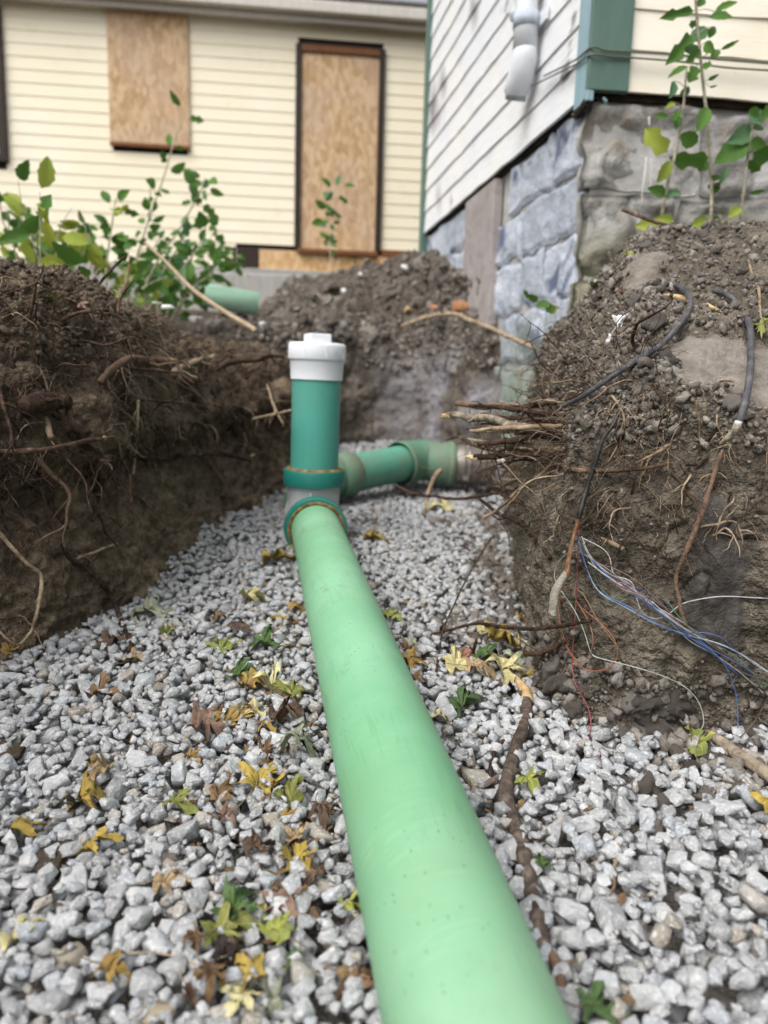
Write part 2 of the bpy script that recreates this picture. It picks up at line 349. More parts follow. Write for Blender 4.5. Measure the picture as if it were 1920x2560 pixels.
LEAFM = dict(
    yellow=leaf_mat('leaf_yellow', 'b39b4c', '93803d', '64532d'), gold=leaf_mat('leaf_gold', 'a18549', '846c3f', '50402d'),
    lime=leaf_mat('leaf_lime', '92984f', '768046', '606038', vein='c9c95c'), green=leaf_mat('leaf_green', '50683c', '3c5232', '2e3d26', vein='7f9a55'),
    olive=leaf_mat('leaf_olive', '8f9050', '72773b', '4e4d27', vein='b9b57b'), cream=leaf_mat('leaf_cream', 'cfc89a', 'b9b07c', '8a7d52', vein='e0dcb8'),
    tan=leaf_mat('leaf_tan', 'b39c7a', '96805f', '62503b'), brown=leaf_mat('leaf_brown', '645043', '493b32', '2c241e', vein='8a6b50'),
    pinkish=leaf_mat('leaf_pink_brown', '8d7363', '6f574b', '43332c', vein='a99182'), orange=leaf_mat('leaf_orange', '80674b', '654e3b', '3e3023'),
    red=leaf_mat('leaf_red', 'a06a5c', '8f7762', '62402f'), spotted=leaf_mat('leaf_spotted', 'a98f45', '837b43', '3d3322', spots=.2),
    grey=leaf_mat('leaf_grey_green', 'a3a78e', '858b74', '5e604f'), black=leaf_mat('leaf_rotten', '2a221d', '1a1613', '0f0d0c'))
M_SHRUB = leaf_mat('shrub_leaf', '648d3d', '4a7231', '3a5727', vein='8faa62', tr=.3)
M_SHRUB_L = leaf_mat('shrub_leaf_pale', '6b9163', '4f7a52', '3e5f3d', vein='93ad85', tr=.25)
M_SHRUB_Y = leaf_mat('shrub_leaf_yellow', 'aebb4e', '8fa343', '8f8a3c', vein='d3d67a', tr=.3)
M_STEM = bark('stem_pale', '7d7a68', 'a09b86', 'bdb7a2')

# ================================================================== THE SETTING
SLOPE = 0.0548                                           # the trench falls toward the camera
def gz(x, y):                                            # top of the gravel
    x = np.asarray(x, float); y = np.asarray(y, float)
    z = .045 + SLOPE * y + np.clip(y - 3.3, 0, 2) * .09
    z = z + .05 * np.clip((x - .30) / .35, 0, 1) * np.clip((1.5 - y) / .4, 0, 1)          # banked up under the front of the earth bank
    z = z + .10 * np.clip((-x - .42) / .25, 0, 1) ** 1.5 * np.clip((y - 1.9) / .5, 0, 1)  # and against the long bank
    return z
def zground(x, y):
    y = np.asarray(y, float)
    return np.interp(y, [-60, 0, 1, 2, 3.5, 5, 6.5, 9, 30, 120], [.75, .8, .8, .85, .93, 1.15, 1.42, 1.5, 1.6, 1.8]) - .07

# ground: one sheet with the excavated pit left out
def build_ground():
    xs = np.unique(np.concatenate([np.linspace(-120, -4, 18), np.arange(-4, 4.01, .1), np.linspace(4, 120, 18)]))
    ys = np.unique(np.concatenate([np.linspace(-120, -4, 18), np.arange(-4, 8.01, .1), np.linspace(8, 160, 20)]))
    X, Y = np.meshgrid(xs, ys, indexing='ij'); V = np.stack([X.ravel(), Y.ravel(), zground(X, Y).ravel()], 1)
    near = (np.abs(V[:, 0]) < 6) & (np.abs(V[:, 1]) < 9)
    V[:, 2] += np.where(near, fbm(V, 1.7, 4, 3) * .07, 0)
    F = grid_faces(len(xs), len(ys)); cx = V[F].mean(1)
    hole = (cx[:, 0] > -1.25) & (cx[:, 0] < 2.6) & (cx[:, 1] > -3.2) & (cx[:, 1] < 5.2)
    o = link('ground', mesh('ground', V, F[~hole], True), M_GROUND); tag(o, 'brown bare yard soil around the excavated trench', kind='structure')
build_ground()

TERR = []                                                # (bvh) surfaces that things are laid on
def loft(name, C, nu, nv, disp, mat, smear=None, pale=None):
    C = np.array(C, float)                               # columns x rows x 3
    g = catmull(C, nu); g = np.swapaxes(catmull(np.swapaxes(g, 0, 1), nv), 0, 1)
    du = np.gradient(g, axis=0); dv = np.gradient(g, axis=1); nr = np.cross(du, dv); nr /= np.linalg.norm(nr, axis=2)[:, :, None] + 1e-9
    V = g.reshape(-1, 3); nr = nr.reshape(-1, 3); vv = np.tile(np.linspace(0, 1, nv), nu)
    if (nr * (CAMP - V)).sum(1).mean() < 0: nr = -nr
    V = V + nr * disp(V, vv)[:, None]
    F = grid_faces(nu, nv)
    me = mesh(name, V, F, True); o = link(name, me, mat)
    for nm, fn in (('smear', smear), ('pale', pale)):
        a = me.attributes.new(nm, 'FLOAT', 'POINT')
        if fn is not None: a.data.foreach_set('value', np.clip(fn(V), 0, 1).astype(np.float32))
    tri = np.concatenate([F[:, [0, 1, 2]], F[:, [0, 2, 3]]])
    bv = BVHTree.FromPolygons([tuple(v) for v in V.tolist()], [tuple(t) for t in tri.tolist()])
    TERR.append(bv); o['kind'] = 'structure'
    return o, V, nr, F, bv


# --- long bank on one side of the trench: smooth clay below, root mat above
LB = [(-1.25, -2.2, 1.0), (-1.1, .4, 1.0), (-.90, 1.15, .98), (-.775, 1.43, .98), (-.69, 1.58, .975), (-.62, 1.85, .965), (-.585, 2.2, .94), (-.53, 2.7, .88), (-.47, 3.2, .85), (-.42, 3.7, .88), (-.45, 4.3, .92)]
C = []
for bx, by, top in LB:
    g0 = float(.045 + SLOPE * by)
    C.append([(bx + .06, by, g0 - .12), (bx, by, g0 + .02), (bx - .035, by, g0 + .14), (bx - .06, by + .01, g0 + .26), (bx - .085, by + .02, g0 + .34),
              (bx - .02, by + .03, g0 + .43), (bx - .05, by + .05, top - .22), (bx - .15, by + .08, top - .06), (bx - .33, by + .12, top), (bx - .65, by + .15, top - .08), (bx - 1.1, by + .15, float(zground(0, by)) - .25)])
def dl(V, v):
    up = np.clip((V[:, 2] - .47) / .1, 0, 1); lo = 1 - up
    r = .05 * fbm(V, 3.2, 3, 1) + .022 * fbm(V, 11, 3, 5)
    r += up * (.030 * (.55 - worley(V, 17, 2)) + .016 * (.5 - worley(V, 42, 3)) + .010 * fbm(V, 48, 3, 9))
    r += lo * .010 * pn(V * np.array([.6, .6, .3]) + V[:, 2:3] * np.array([0, .5, 0]), 34, 45)   # bucket grooves
    r += lo * (.020 * fbm(V * np.array([1, 1, 1.6]), 24, 4, 4) + .016 * (.5 - worley(V, 14, 6)) + .008 * (.5 - worley(V, 44, 7)) - .02 * np.clip(pn(V, 9, 21) - .22, 0, 1))
    cav = np.clip(1 - np.abs(V[:, 2] - .66) / .17, 0, 1) * np.clip(pn(V, 5, 33) + .08, 0, 1)   # hollows under the root mat
    return r - .16 * cav
bank_l, VL, NL, FL, BL = loft('bank_left', C, 580, 290, dl, M_SOIL_L)
tag(bank_l, 'dark brown earth bank with a hanging root mat along the trench')

# --- the other bank: a corner of earth with a mound of crumbly spoil on it
RB = [((2.9, .75), (2.95, 1.3, .90), (3.0, 1.9, 1.2), (3.0, 2.5, 1.05)), ((1.9, .93), (1.95, 1.38, .90), (2.0, 1.92, 1.13), (2.0, 2.5, 1.05)),
      ((1.2, 1.02), (1.2, 1.42, .88), (1.25, 1.95, 1.13), (1.3, 2.5, 1.05)), ((.72, 1.14), (.76, 1.46, .87), (.97, 2.0, 1.13), (1.1, 2.5, 1.05)),
      ((.48, 1.20), (.58, 1.50, .87), (.85, 2.05, 1.125), (1.0, 2.5, 1.04)), ((.365, 1.27), (.50, 1.55, .865), (.75, 2.08, 1.125), (.95, 2.5, 1.0)),
      ((.335, 1.40), (.46, 1.66, .84), (.68, 2.10, 1.115), (.9, 2.5, 1.0)), ((.35, 1.62), (.45, 1.83, .815), (.61, 2.15, 1.06), (.84, 2.5, .96)),
      ((.385, 1.95), (.46, 2.06, .80), (.57, 2.24, .97), (.80, 2.55, .90)), ((.42, 2.3), (.47, 2.36, .775), (.56, 2.45, .88), (.78, 2.7, .85)),
      ((.47, 2.7), (.525, 2.74, .70), (.63, 2.82, .78), (.82, 3.0, .78)), ((.58, 3.1), (.64, 3.14, .55), (.75, 3.2, .62), (.95, 3.3, .65))]
C = []
for k, ((bx, by), r5, r6, r7) in enumerate(RB):
    g0 = float(gz(bx, by)); front = k <= 4; corner = k == 5
    di = np.array([.08, 1.0]) if front else (np.array([.7, .7]) if corner else np.array([1.0, .15]))
    zl = r5[2] - .21
    pt = lambda a, z: (bx + di[0] * a, by + di[1] * a, z)
    C.append([pt(-.05, g0 - .15), pt(.0, g0 + .01), pt(-.012, g0 + (zl - g0) * .3), pt(-.02, g0 + (zl - g0) * .62), pt(.0, g0 + (zl - g0) * .88), pt(.06, zl + .05), r5, r6, r7, (r7[0] + .1, r7[1] + .7, .75)])
SM0, SM1 = P(1795, 1330, 1.16), P(1775, 1570, 1.165)
def seg_mask(V, a, b, r, soft):
    ab = b - a; t = np.clip(((V - a) @ ab) / (ab @ ab), 0, 1); d = np.linalg.norm((V - a) - t[:, None] * ab, axis=1)
    d = d + .06 * fbm(V, 11, 3, 8); return np.clip((r - d) / soft, 0, 1)
def smearR(V): return seg_mask(V, SM0, SM1, .05, .014)
PA0, PA1 = P(1770, 895, 1.31), P(1890, 930, 1.27)
def paleR(V): return seg_mask(V, PA0, PA1, .085, .02) + .8 * seg_mask(V, P(1640, 640, 1.83), P(1590, 700, 1.74), .06, .03)
def dr(V, v):
    up = np.clip((V[:, 2] - .60) / .12, 0, 1); lo = 1 - up; sm = np.clip(smearR(V) + paleR(V), 0, 1)
    r = .045 * fbm(V, 4, 3, 11) + .018 * fbm(V, 13, 3, 15)
    k = 1 - .9 * sm
    r += up * k * (.014 * (.55 - worley(V, 15, 12)) + .014 * (.5 - worley(V, 44, 13)) + .012 * fbm(V, 60, 3, 19))
    r += lo * k * (.014 * fbm(V, 20, 4, 14) + .007 * (.5 - worley(V, 26, 16)) + .006 * fbm(V, 75, 3, 18))
    r += lo * k * .010 * pn(V * np.array([1, 1, .22]), 30, 44)   # bucket grooves
    crk = np.abs(pn(V * np.array([1, 1, 1.8]), 7, 41) + .25 * pn(V, 23, 42)); r -= lo * .012 * np.clip(.03 - crk, 0, 1) / .03 * (pn(V, 5, 43) > .1)
    return r
bank_r, VR, NR, FR, BR = loft('bank_right', C, 600, 310, dr, M_SOIL_R, smearR, paleR)
tag(bank_r, 'grey brown cut earth bank topped by a crumbly spoil mound beside the stone foundation')

# --- spoil mound closing the far end of the trench
C = []
for bx, by, c5 in [(-1.5, 3.9, (-1.7, 5.2, 1.02)), (-.8, 3.95, (-1.15, 5.2, 1.09)), (-.55, 4.0, (-.85, 5.2, 1.26)), (-.40, 4.1, (-.62, 5.2, 1.38)), (-.22, 4.25, (-.4, 5.2, 1.45)), (0, 4.35, (-.1, 5.2, 1.53)), (.18, 4.28, (.14, 5.1, 1.59)), (.33, 3.95, (.31, 4.7, 1.46)), (.46, 3.66, (.45, 4.25, 1.29)), (.62, 3.54, (.60, 3.90, 1.17)), (1.0, 3.45, (1.0, 3.8, 1.10))]:
    g0 = float(gz(bx, by))
    C.append([(bx, by - .08, g0 - .2), (bx, by, g0), (bx, by + .07, .66), (bx, by + .14, .90), (bx, by + .24, min(1.04, c5[2] - .03)), ((bx + c5[0]) / 2, (by + c5[1]) / 2 + .08, 1.03 + (c5[2] - 1.03) * .5), c5, (c5[0], 5.9, c5[2] - .18), (c5[0], 6.7, 1.25)])
def db(V, v):
    up = np.clip((V[:, 2] - .95) / .1, 0, 1)
    r = .07 * fbm(V, 3, 4, 51) + .03 * fbm(V, 10, 3, 52)
    return r + up * (.045 * (.55 - worley(V, 11, 53)) + .03 * (.5 - worley(V, 26, 54))) + (1 - up) * .012 * fbm(V, 30, 3, 55)
def paleB(V): return np.clip(pn(V, 3.5, 61) * 1.8 + .25, 0, .75) * np.clip((V[:, 0] + .12) / .3, 0, 1) * np.clip((1.0 - V[:, 2]) / .1, 0, 1)
mound, VB, NB, FB, BB = loft('dirt_mound', C, 300, 260, db, M_SOIL_B, None, paleB)
tag(mound, 'heaped brown spoil mound closing the far end of the trench')

# trench floor under the gravel
xs = np.linspace(-2.2, 3.2, 90); ys = np.linspace(-3.4, 5.4, 140); X, Y = np.meshgrid(xs, ys, indexing='ij')
V = np.stack([X.ravel(), Y.ravel(), (gz(X, Y) - .045).ravel()], 1); V[:, 2] += .02 * fbm(V, 6, 3, 71)
floor = link('trench_floor', mesh('trench_floor', V, grid_faces(90, 140), True), M_SOIL_R); floor.data.materials.clear(); floor.data.materials.append(soil_mat('stone_dust', '6c6760', '86817a', '9b968f')); tag(floor, 'brown soil floor of the trench under the gravel', kind='structure')

def H(x, y, off=0., Y=None, gravel=True):                # surface point seen at photo pixel (x, y), lifted toward the viewer by off
    d = ray(x, y); dn = norm(d); best = None
    for bv in TERR:
        h = bv.ray_cast(Vector(CAMP), Vector(dn))
        if h[0] is not None and (best is None or h[3] < best): best = h[3]
    if gravel:
        t = .3
        for _ in range(400):                             # march onto the gravel height
            q = CAMP + dn * t
            if q[2] < gz(q[0], q[1]) + .006: break
            t += .012
            if t > 6: break
        if t < 6 and (best is None or t < best): best = t
    if best is None: best = (Y or 2.0) / dn[1]
    return CAMP + dn * (best - off)

# ------------------------------------------------------------------ gravel: crushed limestone dropped stone by stone
def make_stone(seed, bev):
    r = random.Random(seed); bm = bmesh.new(); bmesh.ops.create_cube(bm, size=1.0)
    rad = (.52, r.uniform(.30, .46), r.uniform(.20, .36))
    for v in bm.verts: v.co = Vector((v.co.x * 2 * rad[0], v.co.y * 2 * rad[1], v.co.z * 2 * rad[2]))
    for _ in range(r.randint(7, 10)):
        n = Vector((r.gauss(0, 1), r.gauss(0, 1), r.gauss(0, 1))).normalized()
        sup = sqrt(sum((rad[i] * n[i]) ** 2 for i in range(3))); d = sup * r.uniform(.60, .97)
        g = bmesh.ops.bisect_plane(bm, geom=bm.verts[:] + bm.edges[:] + bm.faces[:], plane_co=n * d, plane_no=n, clear_outer=True)
        ed = [e for e in g['geom_cut'] if isinstance(e, bmesh.types.BMEdge)]
        if ed:
            try: bmesh.ops.edgeloop_fill(bm, edges=ed)
            except Exception: pass
    bmesh.ops.remove_doubles(bm, verts=bm.verts[:], dist=.03)
    if bev:
        bmesh.ops.bevel(bm, geom=bm.edges[:], offset=.014, segments=1, affect='EDGES', clamp_overlap=True)
        for v in bm.verts: v.co += Vector((r.uniform(-1, 1), r.uniform(-1, 1), r.uniform(-1, 1))) * .006
    bmesh.ops.recalc_face_normals(bm, faces=bm.faces[:])
    bmesh.ops.triangulate(bm, faces=bm.faces[:])
    V = np.array([v.co[:] for v in bm.verts]); F = np.array([[v.index for v in f.verts] for f in bm.faces]) if len(bm.faces) else None
    bm.verts.index_update(); F = np.array([[v.index for v in f.verts] for f in bm.faces]); bm.free()
    return V, F
NPROTO = 26
PRO_HI = [make_stone(100 + k, True) for k in range(NPROTO)]
PRO_LO = [make_stone(100 + k, False) for k in range(NPROTO)]
def rotm(n):                                             # random rotations, mostly lying flat
    out = np.zeros((n, 3, 3))
    for k in range(n):
        q = Quaternion((0, 0, 1), RNG.uniform(0, 2 * pi)) @ Quaternion((1, 0, 0), RNG.normal(0, .45)) @ Quaternion((0, 1, 0), RNG.normal(0, .45)) @ Quaternion((0, 0, 1), RNG.uniform(0, 2 * pi))
        out[k] = np.array(q.to_matrix())
    return out
PIPE_A = np.array([.1933, 0, .1170]); PIPE_D = norm([-.17240, .98355, .05394]); PR = .0797
def pipe_at(Y): return PIPE_A + PIPE_D * (Y / PIPE_D[1])
def dist_bank_r(x, y):                                   # how much soil has spilled into the gravel here (0..1)
    q = np.stack([x, y, np.zeros_like(x)], 1)
    m = np.clip(1 - np.abs(x - np.interp(y, [.9, 1.2, 1.45, 1.7, 2.2, 2.9], [.72, .5, .33, .30, .33, .42])) / .16, 0, 1) * (y > .8)
    m = np.maximum(m, np.clip((x - np.interp(y, [.8, .95, 1.2], [.56, .43, .34])) / .18, 0, 1) * (y < 1.3) * np.clip(.75 + 1.1 * pn(q, 7, 92), 0, 1))
    m2 = np.clip(pn(q, 4.0, 90) * 2.2 - .35, 0, 1) * (x > -.25) * (y > 1.6)
    return np.clip(np.maximum(m * .85 + .5 * m * pn(q, 9, 91), m2), 0, 1)
def build_gravel():
    x0, x1, y0, y1, res = -1.35, 1.25, .42, 4.55, .004
    nx, ny = int((x1 - x0) / res), int((y1 - y0) / res)
    gx = x0 + (np.arange(nx) + .5) * res; gy = y0 + (np.arange(ny) + .5) * res
    XX, YY = np.meshgrid(gx, gy, indexing='ij'); T = gz(XX, YY); Hm = T - .036
    n = 110000
    px = RNG.uniform(x0 + .03, x1 - .03, n); py = y0 + .03 + (y1 - y0 - .06) * RNG.uniform(0, 1, n) ** 1.15
    sz = np.clip(RNG.lognormal(np.log(.0182), .42, n), .0055, .040)
    order = np.argsort(-sz + RNG.normal(0, .008, n)); px, py, sz = px[order], py[order], sz[order]
    lx = np.interp(py, [.4, 1.15, 1.43, 1.58, 1.85, 2.3, 2.8, 4.3], [-1.15, -.93, -.80, -.71, -.645, -.61, -.55, -.46])
    rx = np.interp(py, [.4, 1.0, 1.12, 1.18, 1.27, 1.5, 1.95, 2.3, 2.7, 3.1, 4.3], [1.25, 1.25, .92, .62, .42, .35, .39, .44, .5, .62, .62])
    soil = dist_bank_r(px, py)
    ap = pipe_at(1.0); dpipe = np.abs((px - PIPE_A[0]) - (py) * PIPE_D[0] / PIPE_D[1]) * PIPE_D[1]
    ok = (px > lx) & (px < rx) & (RNG.uniform(0, 1, n) > soil * .93) & ~((dpipe < .055) & (py < 2.9))
    # skip what the picture frame never shows
    ok &= (np.abs(px - 0) < .62 * py + .26)
    px, py, sz = px[ok], py[ok], sz[ok]; n = len(px)
    rot = rotm(n); pid = RNG.integers(0, NPROTO, n)
    pos = np.zeros((n, 3)); keep = np.zeros(n, bool)
    for k in range(n):
        Vp = PRO_LO[pid[k]][0] @ rot[k].T * sz[k]
        r = sz[k] * .36; hb = -Vp[:, 2].min(); ht = Vp[:, 2].max()
        a0 = max(int((px[k] - r - x0) / res), 0); a1 = min(int((px[k] + r - x0) / res) + 1, nx); b0 = max(int((py[k] - r - y0) / res), 0); b1 = min(int((py[k] + r - y0) / res) + 1, ny)
        w = Hm[a0:a1, b0:b1]
        base = .62 * w.max() + .38 * w.mean()
        z = base + hb * .80
        if z + ht * .3 > T[a0:a1, b0:b1].mean() + .016: continue
        top = z + ht * .75
        np.maximum(w, top, out=w); pos[k] = (px[k], py[k], z); keep[k] = True
    idx = np.where(keep)[0]
    # which show largest: near, in frame, lying on top
    q = pos[idx] - CAMP; dep = q @ FW; sx = CX + FPX * (q @ RT) / dep; sy = CY - FPX * (q @ UP) / dep
    topness = pos[idx, 2] + sz[idx] * .25 - Hm[np.clip(((pos[idx, 0] - x0) / res).astype(int), 0, nx - 1), np.clip(((pos[idx, 1] - y0) / res).astype(int), 0, ny - 1)]
    score = FPX * sz[idx] / dep * ((sx > 10) & (sx < 1910) & (sy > 1300) & (sy < 2550)) * (topness > -.006) * ~((np.abs(sx - np.interp(sy, [1300, 2560], [790, 1190])) < np.interp(sy, [1300, 2560], [80, 270])))
    pick = idx[np.argsort(-score)[:300]]; single = np.zeros(n, bool); single[pick] = True
    bed = empty('gravel_bed', (0, 1.5, .1), 'pale grey crushed limestone gravel covering the trench floor', 'gravel'); bed['kind'] = 'structure'
    del bed['category']
    mes = []
    for V, F in PRO_HI:
        me = mesh('stone', V, F); me.materials.append(M_STONE1); mes.append(me)
    for k in pick:
        R = Matrix(rot[k].tolist()).to_4x4(); inst('stone', mes[pid[k]], bed, Matrix.Translation(pos[k]) @ R @ Matrix.Scale(sz[k], 4))
    VV = []; FF = []; TT = []; nv = 0
    for hi in (True, False):
        for pr in range(NPROTO):
            V, F = (PRO_HI if hi else PRO_LO)[pr]
            s_ = [k for k in idx if pid[k] == pr and not single[k] and ((pos[k, 1] < 1.1) == hi)]
            if not s_: continue
            s_ = np.array(s_); m = len(s_)
            W = np.einsum('kij,vj->kvi', rot[s_], V) * sz[s_][:, None, None] + pos[s_][:, None]
            VV.append(W.reshape(-1, 3)); FF.append((F[None] + (np.arange(m) * len(V))[:, None, None] + nv).reshape(-1, 3)); TT.append(np.repeat(RNG.uniform(0, 1, m), len(V))); nv += m * len(V)
    me = mesh('loose_gravel', np.concatenate(VV), np.concatenate(FF)); at = me.attributes.new('tone', 'FLOAT', 'POINT'); at.data.foreach_set('value', np.concatenate(TT).astype(np.float32))
    o = link('loose_gravel', me, M_STONEM); o.parent = bed; o.matrix_parent_inverse = Matrix.Translation(bed.location).inverted(); o['kind'] = 'stuff'
    print('stones', len(idx), 'tris', len(me.polygons))
    return bed
gravel_bed = build_gravel()

# ------------------------------------------------------------------ soil crumbs and clods
def ico(sub):
    bm = bmesh.new(); bmesh.ops.create_icosphere(bm, subdivisions=sub, radius=1.0)
    V = np.array([v.co[:] for v in bm.verts]); bm.verts.index_update(); F = np.array([[v.index for v in f.verts] for f in bm.faces]); bm.free(); return V, F
ICO1, ICO2, ICO3 = ico(1), ico(2), ico(3)
def lump(V, seed, amp=.35):
    d = 1 + amp * (fbm(V, 1.3, 3, seed) * 1.3 + .4 * (.5 - worley(V, 1.6, seed)))
    sc = np.array([1, random.uniform(.65, .95), random.uniform(.5, .8)]); return V * d[:, None] * sc
LUMP_S = [lump(ICO1[0], 200 + k, .9) for k in range(14)]; LUMP_M = [lump(ICO2[0], 220 + k, .95) for k in range(16)]; LUMP_L = [lump(ICO3[0], 240 + k, .8) for k in range(6)]
def scatter_lumps(name, pts, sizes, mat, parent, sink=.35):
    VV = []; FF = []; TT = []; nv = 0
    big = sizes > .0085
    for isb, protos, F in ((True, LUMP_M, ICO2[1]), (False, LUMP_S, ICO1[1])):
        ids = np.where(big == isb)[0]; which = RNG.integers(0, len(protos), len(ids))
        for pr in range(len(protos)):
            s_ = ids[which == pr]; m = len(s_)
            if not m: continue
            R = np.stack([np.array(Quaternion(RNG.normal(size=4)).normalized().to_matrix()) for _ in range(m)])
            W = np.einsum('kij,vj->kvi', R, protos[pr]) * sizes[s_][:, None, None] + pts[s_][:, None] + np.array([0, 0, 1]) * (sizes[s_] * (.5 - sink))[:, None, None]
            VV.append(W.reshape(-1, 3)); FF.append((F[None] + (np.arange(m) * len(protos[pr]))[:, None, None] + nv).reshape(-1, 3)); TT.append(np.repeat(RNG.uniform(0, 1, m), len(protos[pr]))); nv += m * len(protos[pr])
    me = mesh(name, np.concatenate(VV), np.concatenate(FF), False); a = me.attributes.new('tone', 'FLOAT', 'POINT'); a.data.foreach_set('value', np.concatenate(TT).astype(np.float32))
    o = link(name, me, mat); o.parent = parent; o['kind'] = 'stuff'; return o
def project(V):
    q = V - CAMP; d = q @ FW; return CX + FPX * (q @ RT) / d, CY - FPX * (q @ UP) / d, d
def pick_surface(V, nrm, cond, n):
    sx, sy, d = project(V); m = cond & (sx > -150) & (sx < 2070) & (sy > -50) & (d > .3) & ((nrm * (CAMP - V)).sum(1) > -.3)
    ids = np.where(m)[0]; ids = RNG.choice(ids, min(n, len(ids)), replace=False); return V[ids] + RNG.normal(0, .004, (len(ids), 3)), nrm[ids]
def clods(parent, pts, sizes, mat, name='clod'):
    mes = [mesh(name, v, ICO3[1], True) for v in LUMP_L[:5]]
    for me in mes: me.materials.append(mat)
    for p_, s_ in zip(pts, sizes):
        q = Quaternion(RNG.normal(size=4)).normalized(); inst(name, mes[RNG.integers(0, 5)], parent, Matrix.Translation(Vector(p_)) @ q.to_matrix().to_4x4() @ Matrix.Scale(float(s_), 4))
p_, n_ = pick_surface(VR, NR, (VR[:, 2] > .62) & (smearR(VR) + paleR(VR) < .3), 9000)
scatter_lumps('soil_crumbs', p_, np.clip(RNG.lognormal(np.log(.0042), .5, len(p_)), .002, .013), M_CLOD, bank_r)
p_, n_ = pick_surface(VR, NR, (VR[:, 2] < .62) & (VR[:, 2] > .16) & (smearR(VR) < .1), 700)
scatter_lumps('soil_crumbs', p_, np.clip(RNG.lognormal(np.log(.0036), .45, len(p_)), .002, .009), M_CLOD, bank_r, .9)
p_, n_ = pick_surface(VR, NR, (VR[:, 2] > .66) & (smearR(VR) + paleR(VR) < .2), 40)
clods(bank_r, p_, RNG.uniform(.010, .022, len(p_)), M_CLOD1)
p_, n_ = pick_surface(VL, NL, (VL[:, 2] > .74), 7000)
scatter_lumps('soil_crumbs', p_, np.clip(RNG.lognormal(np.log(.0044), .45, len(p_)), .002, .012), M_CLOD_D, bank_l)
p_, n_ = pick_surface(VL, NL, (VL[:, 2] > .70), 40)
clods(bank_l, p_, RNG.uniform(.009, .018, len(p_)), M_CLOD1_D)
p_, n_ = pick_surface(VL, NL, (VL[:, 2] > .48) & (VL[:, 2] < .8) & (VL[:, 1] > 1.2), 70)
clods(bank_l, p_, RNG.uniform(.012, .03, len(p_)), M_CLOD1_D)
p_, n_ = pick_surface(VB, NB, (VB[:, 2] > .80), 3600)
scatter_lumps('soil_crumbs', p_, np.clip(RNG.lognormal(np.log(.0085), .5, len(p_)), .004, .026), M_CLOD, mound)
p_, n_ = pick_surface(VB, NB, (VB[:, 2] > 1.0), 60)
clods(mound, p_, RNG.uniform(.02, .06, len(p_)), M_CLOD1)
toe = (VR[:, 2] < .24) & (VR[:, 1] < 1.45) & (VR[:, 2] > .04)
p_, n_ = pick_surface(VR, NR, toe, 1500)
scatter_lumps('soil_crumbs', p_, np.clip(RNG.lognormal(np.log(.0048), .5, len(p_)), .0025, .014), M_CLOD, bank_r, .5)
p_, n_ = pick_surface(VR, NR, toe & (VR[:, 2] < .19), 60)
clods(bank_r, p_, RNG.uniform(.010, .026, len(p_)), M_CLOD1)
# soil spilled over the gravel beside the bank
q = np.stack([RNG.uniform(-.2, 1.0, 40000), RNG.uniform(.7, 3.1, 40000)], 1); sm = dist_bank_r(q[:, 0], q[:, 1])
q = q[(RNG.uniform(0, 1, 40000) < sm ** 1.3 * .5)][:3600]; pts = np.stack([q[:, 0], q[:, 1], gz(q[:, 0], q[:, 1]) - .014 + RNG.uniform(0, .010, len(q))], 1)
scatter_lumps('spilled_soil', pts, np.clip(RNG.lognormal(np.log(.0085), .5, len(q)), .003, .024), M_CLOD, gravel_bed)
bpy.data.objects['spilled_soil'].matrix_parent_inverse = Matrix.Translation(gravel_bed.location).inverted()
q = np.stack([RNG.uniform(.36, 1.0, 4000), RNG.uniform(.9, 1.3, 4000)], 1); m = q[:, 1] < np.interp(q[:, 0], [.36, .5, .74], [1.27, 1.2, 1.14]); q = q[m]
q = q[:34]
clods(bank_r, np.stack([q[:, 0], q[:, 1], gz(q[:, 0], q[:, 1]) + .0], 1), RNG.uniform(.008, .022, len(q)), M_CLOD1)

# ================================================================== THE SEWER LINE (one joined run of pipe)
line = empty('sewer_line', tuple(pipe_at(2.4) - np.array([0, 0, PR])), 'light green sewer pipe with teal cleanout riser and branch in the trench', 'sewer pipe')
a0, a1 = pipe_at(-.3), pipe_at(2.36); L = np.linalg.norm(a1 - a0)
V, F = lathe([(0, PR), (L * .3, PR), (L * .6, PR), (L * .8, PR), (L, PR), (L, PR - .006), (0, PR - .006)], a0, PIPE_D, 96)
mp = part('main_pipe', V, F, M_PIPE, line, True); tag(mp, 'long light green plastic pipe running toward the viewer')
# tee body: barrel along the run and a saddle up to the riser
Yt = 2.47; tc = pipe_at(Yt); RX = np.array([0.012, -.012, 1.0]); RX = norm(RX)
tee = part('tee_fitting', *lathe([(-.12, PR + .004), (-.12, .0905), (-.045, .0905), (.05, .0905), (.13, .0905), (.13, PR)], tc, PIPE_D, 64), M_TEE, line, True); tag(tee, 'grimy grey white tee fitting')
rc = tc + RX * 0
ztop = P(781, 1172, tc[1])[2]; hc = ztop - rc[2]           # height of the riser hub's rim over the run
part('tee_branch', *lathe([(0, .086), (hc - .055, .087), (hc - .05, .092), (hc - .0, .092), (hc, .082)], rc, RX, 64), M_TEE, line, True)
col1 = part('hub_collar', *lathe([(hc - .052, .092), (hc - .052, .1005), (hc - .045, .102), (hc - .006, .102), (hc, .099), (hc, .080)], rc, RX, 72), M_COLLAR, line, True)
part('sealing_ring', *lathe([(hc - .002, .095), (hc + .004, .093), (hc + .006, .086), (hc + .003, .0795)], rc, RX, 64), M_RUSTRING, col1, True)
part('moulding_rib', *tube([rc + np.array([0, -.0925, .02]) + RX * .02, rc + np.array([0, -.0945, 0]) + RX * (hc - .07)], .004, 8), M_TEE, tee)
hcen = tc - PIPE_D * .12
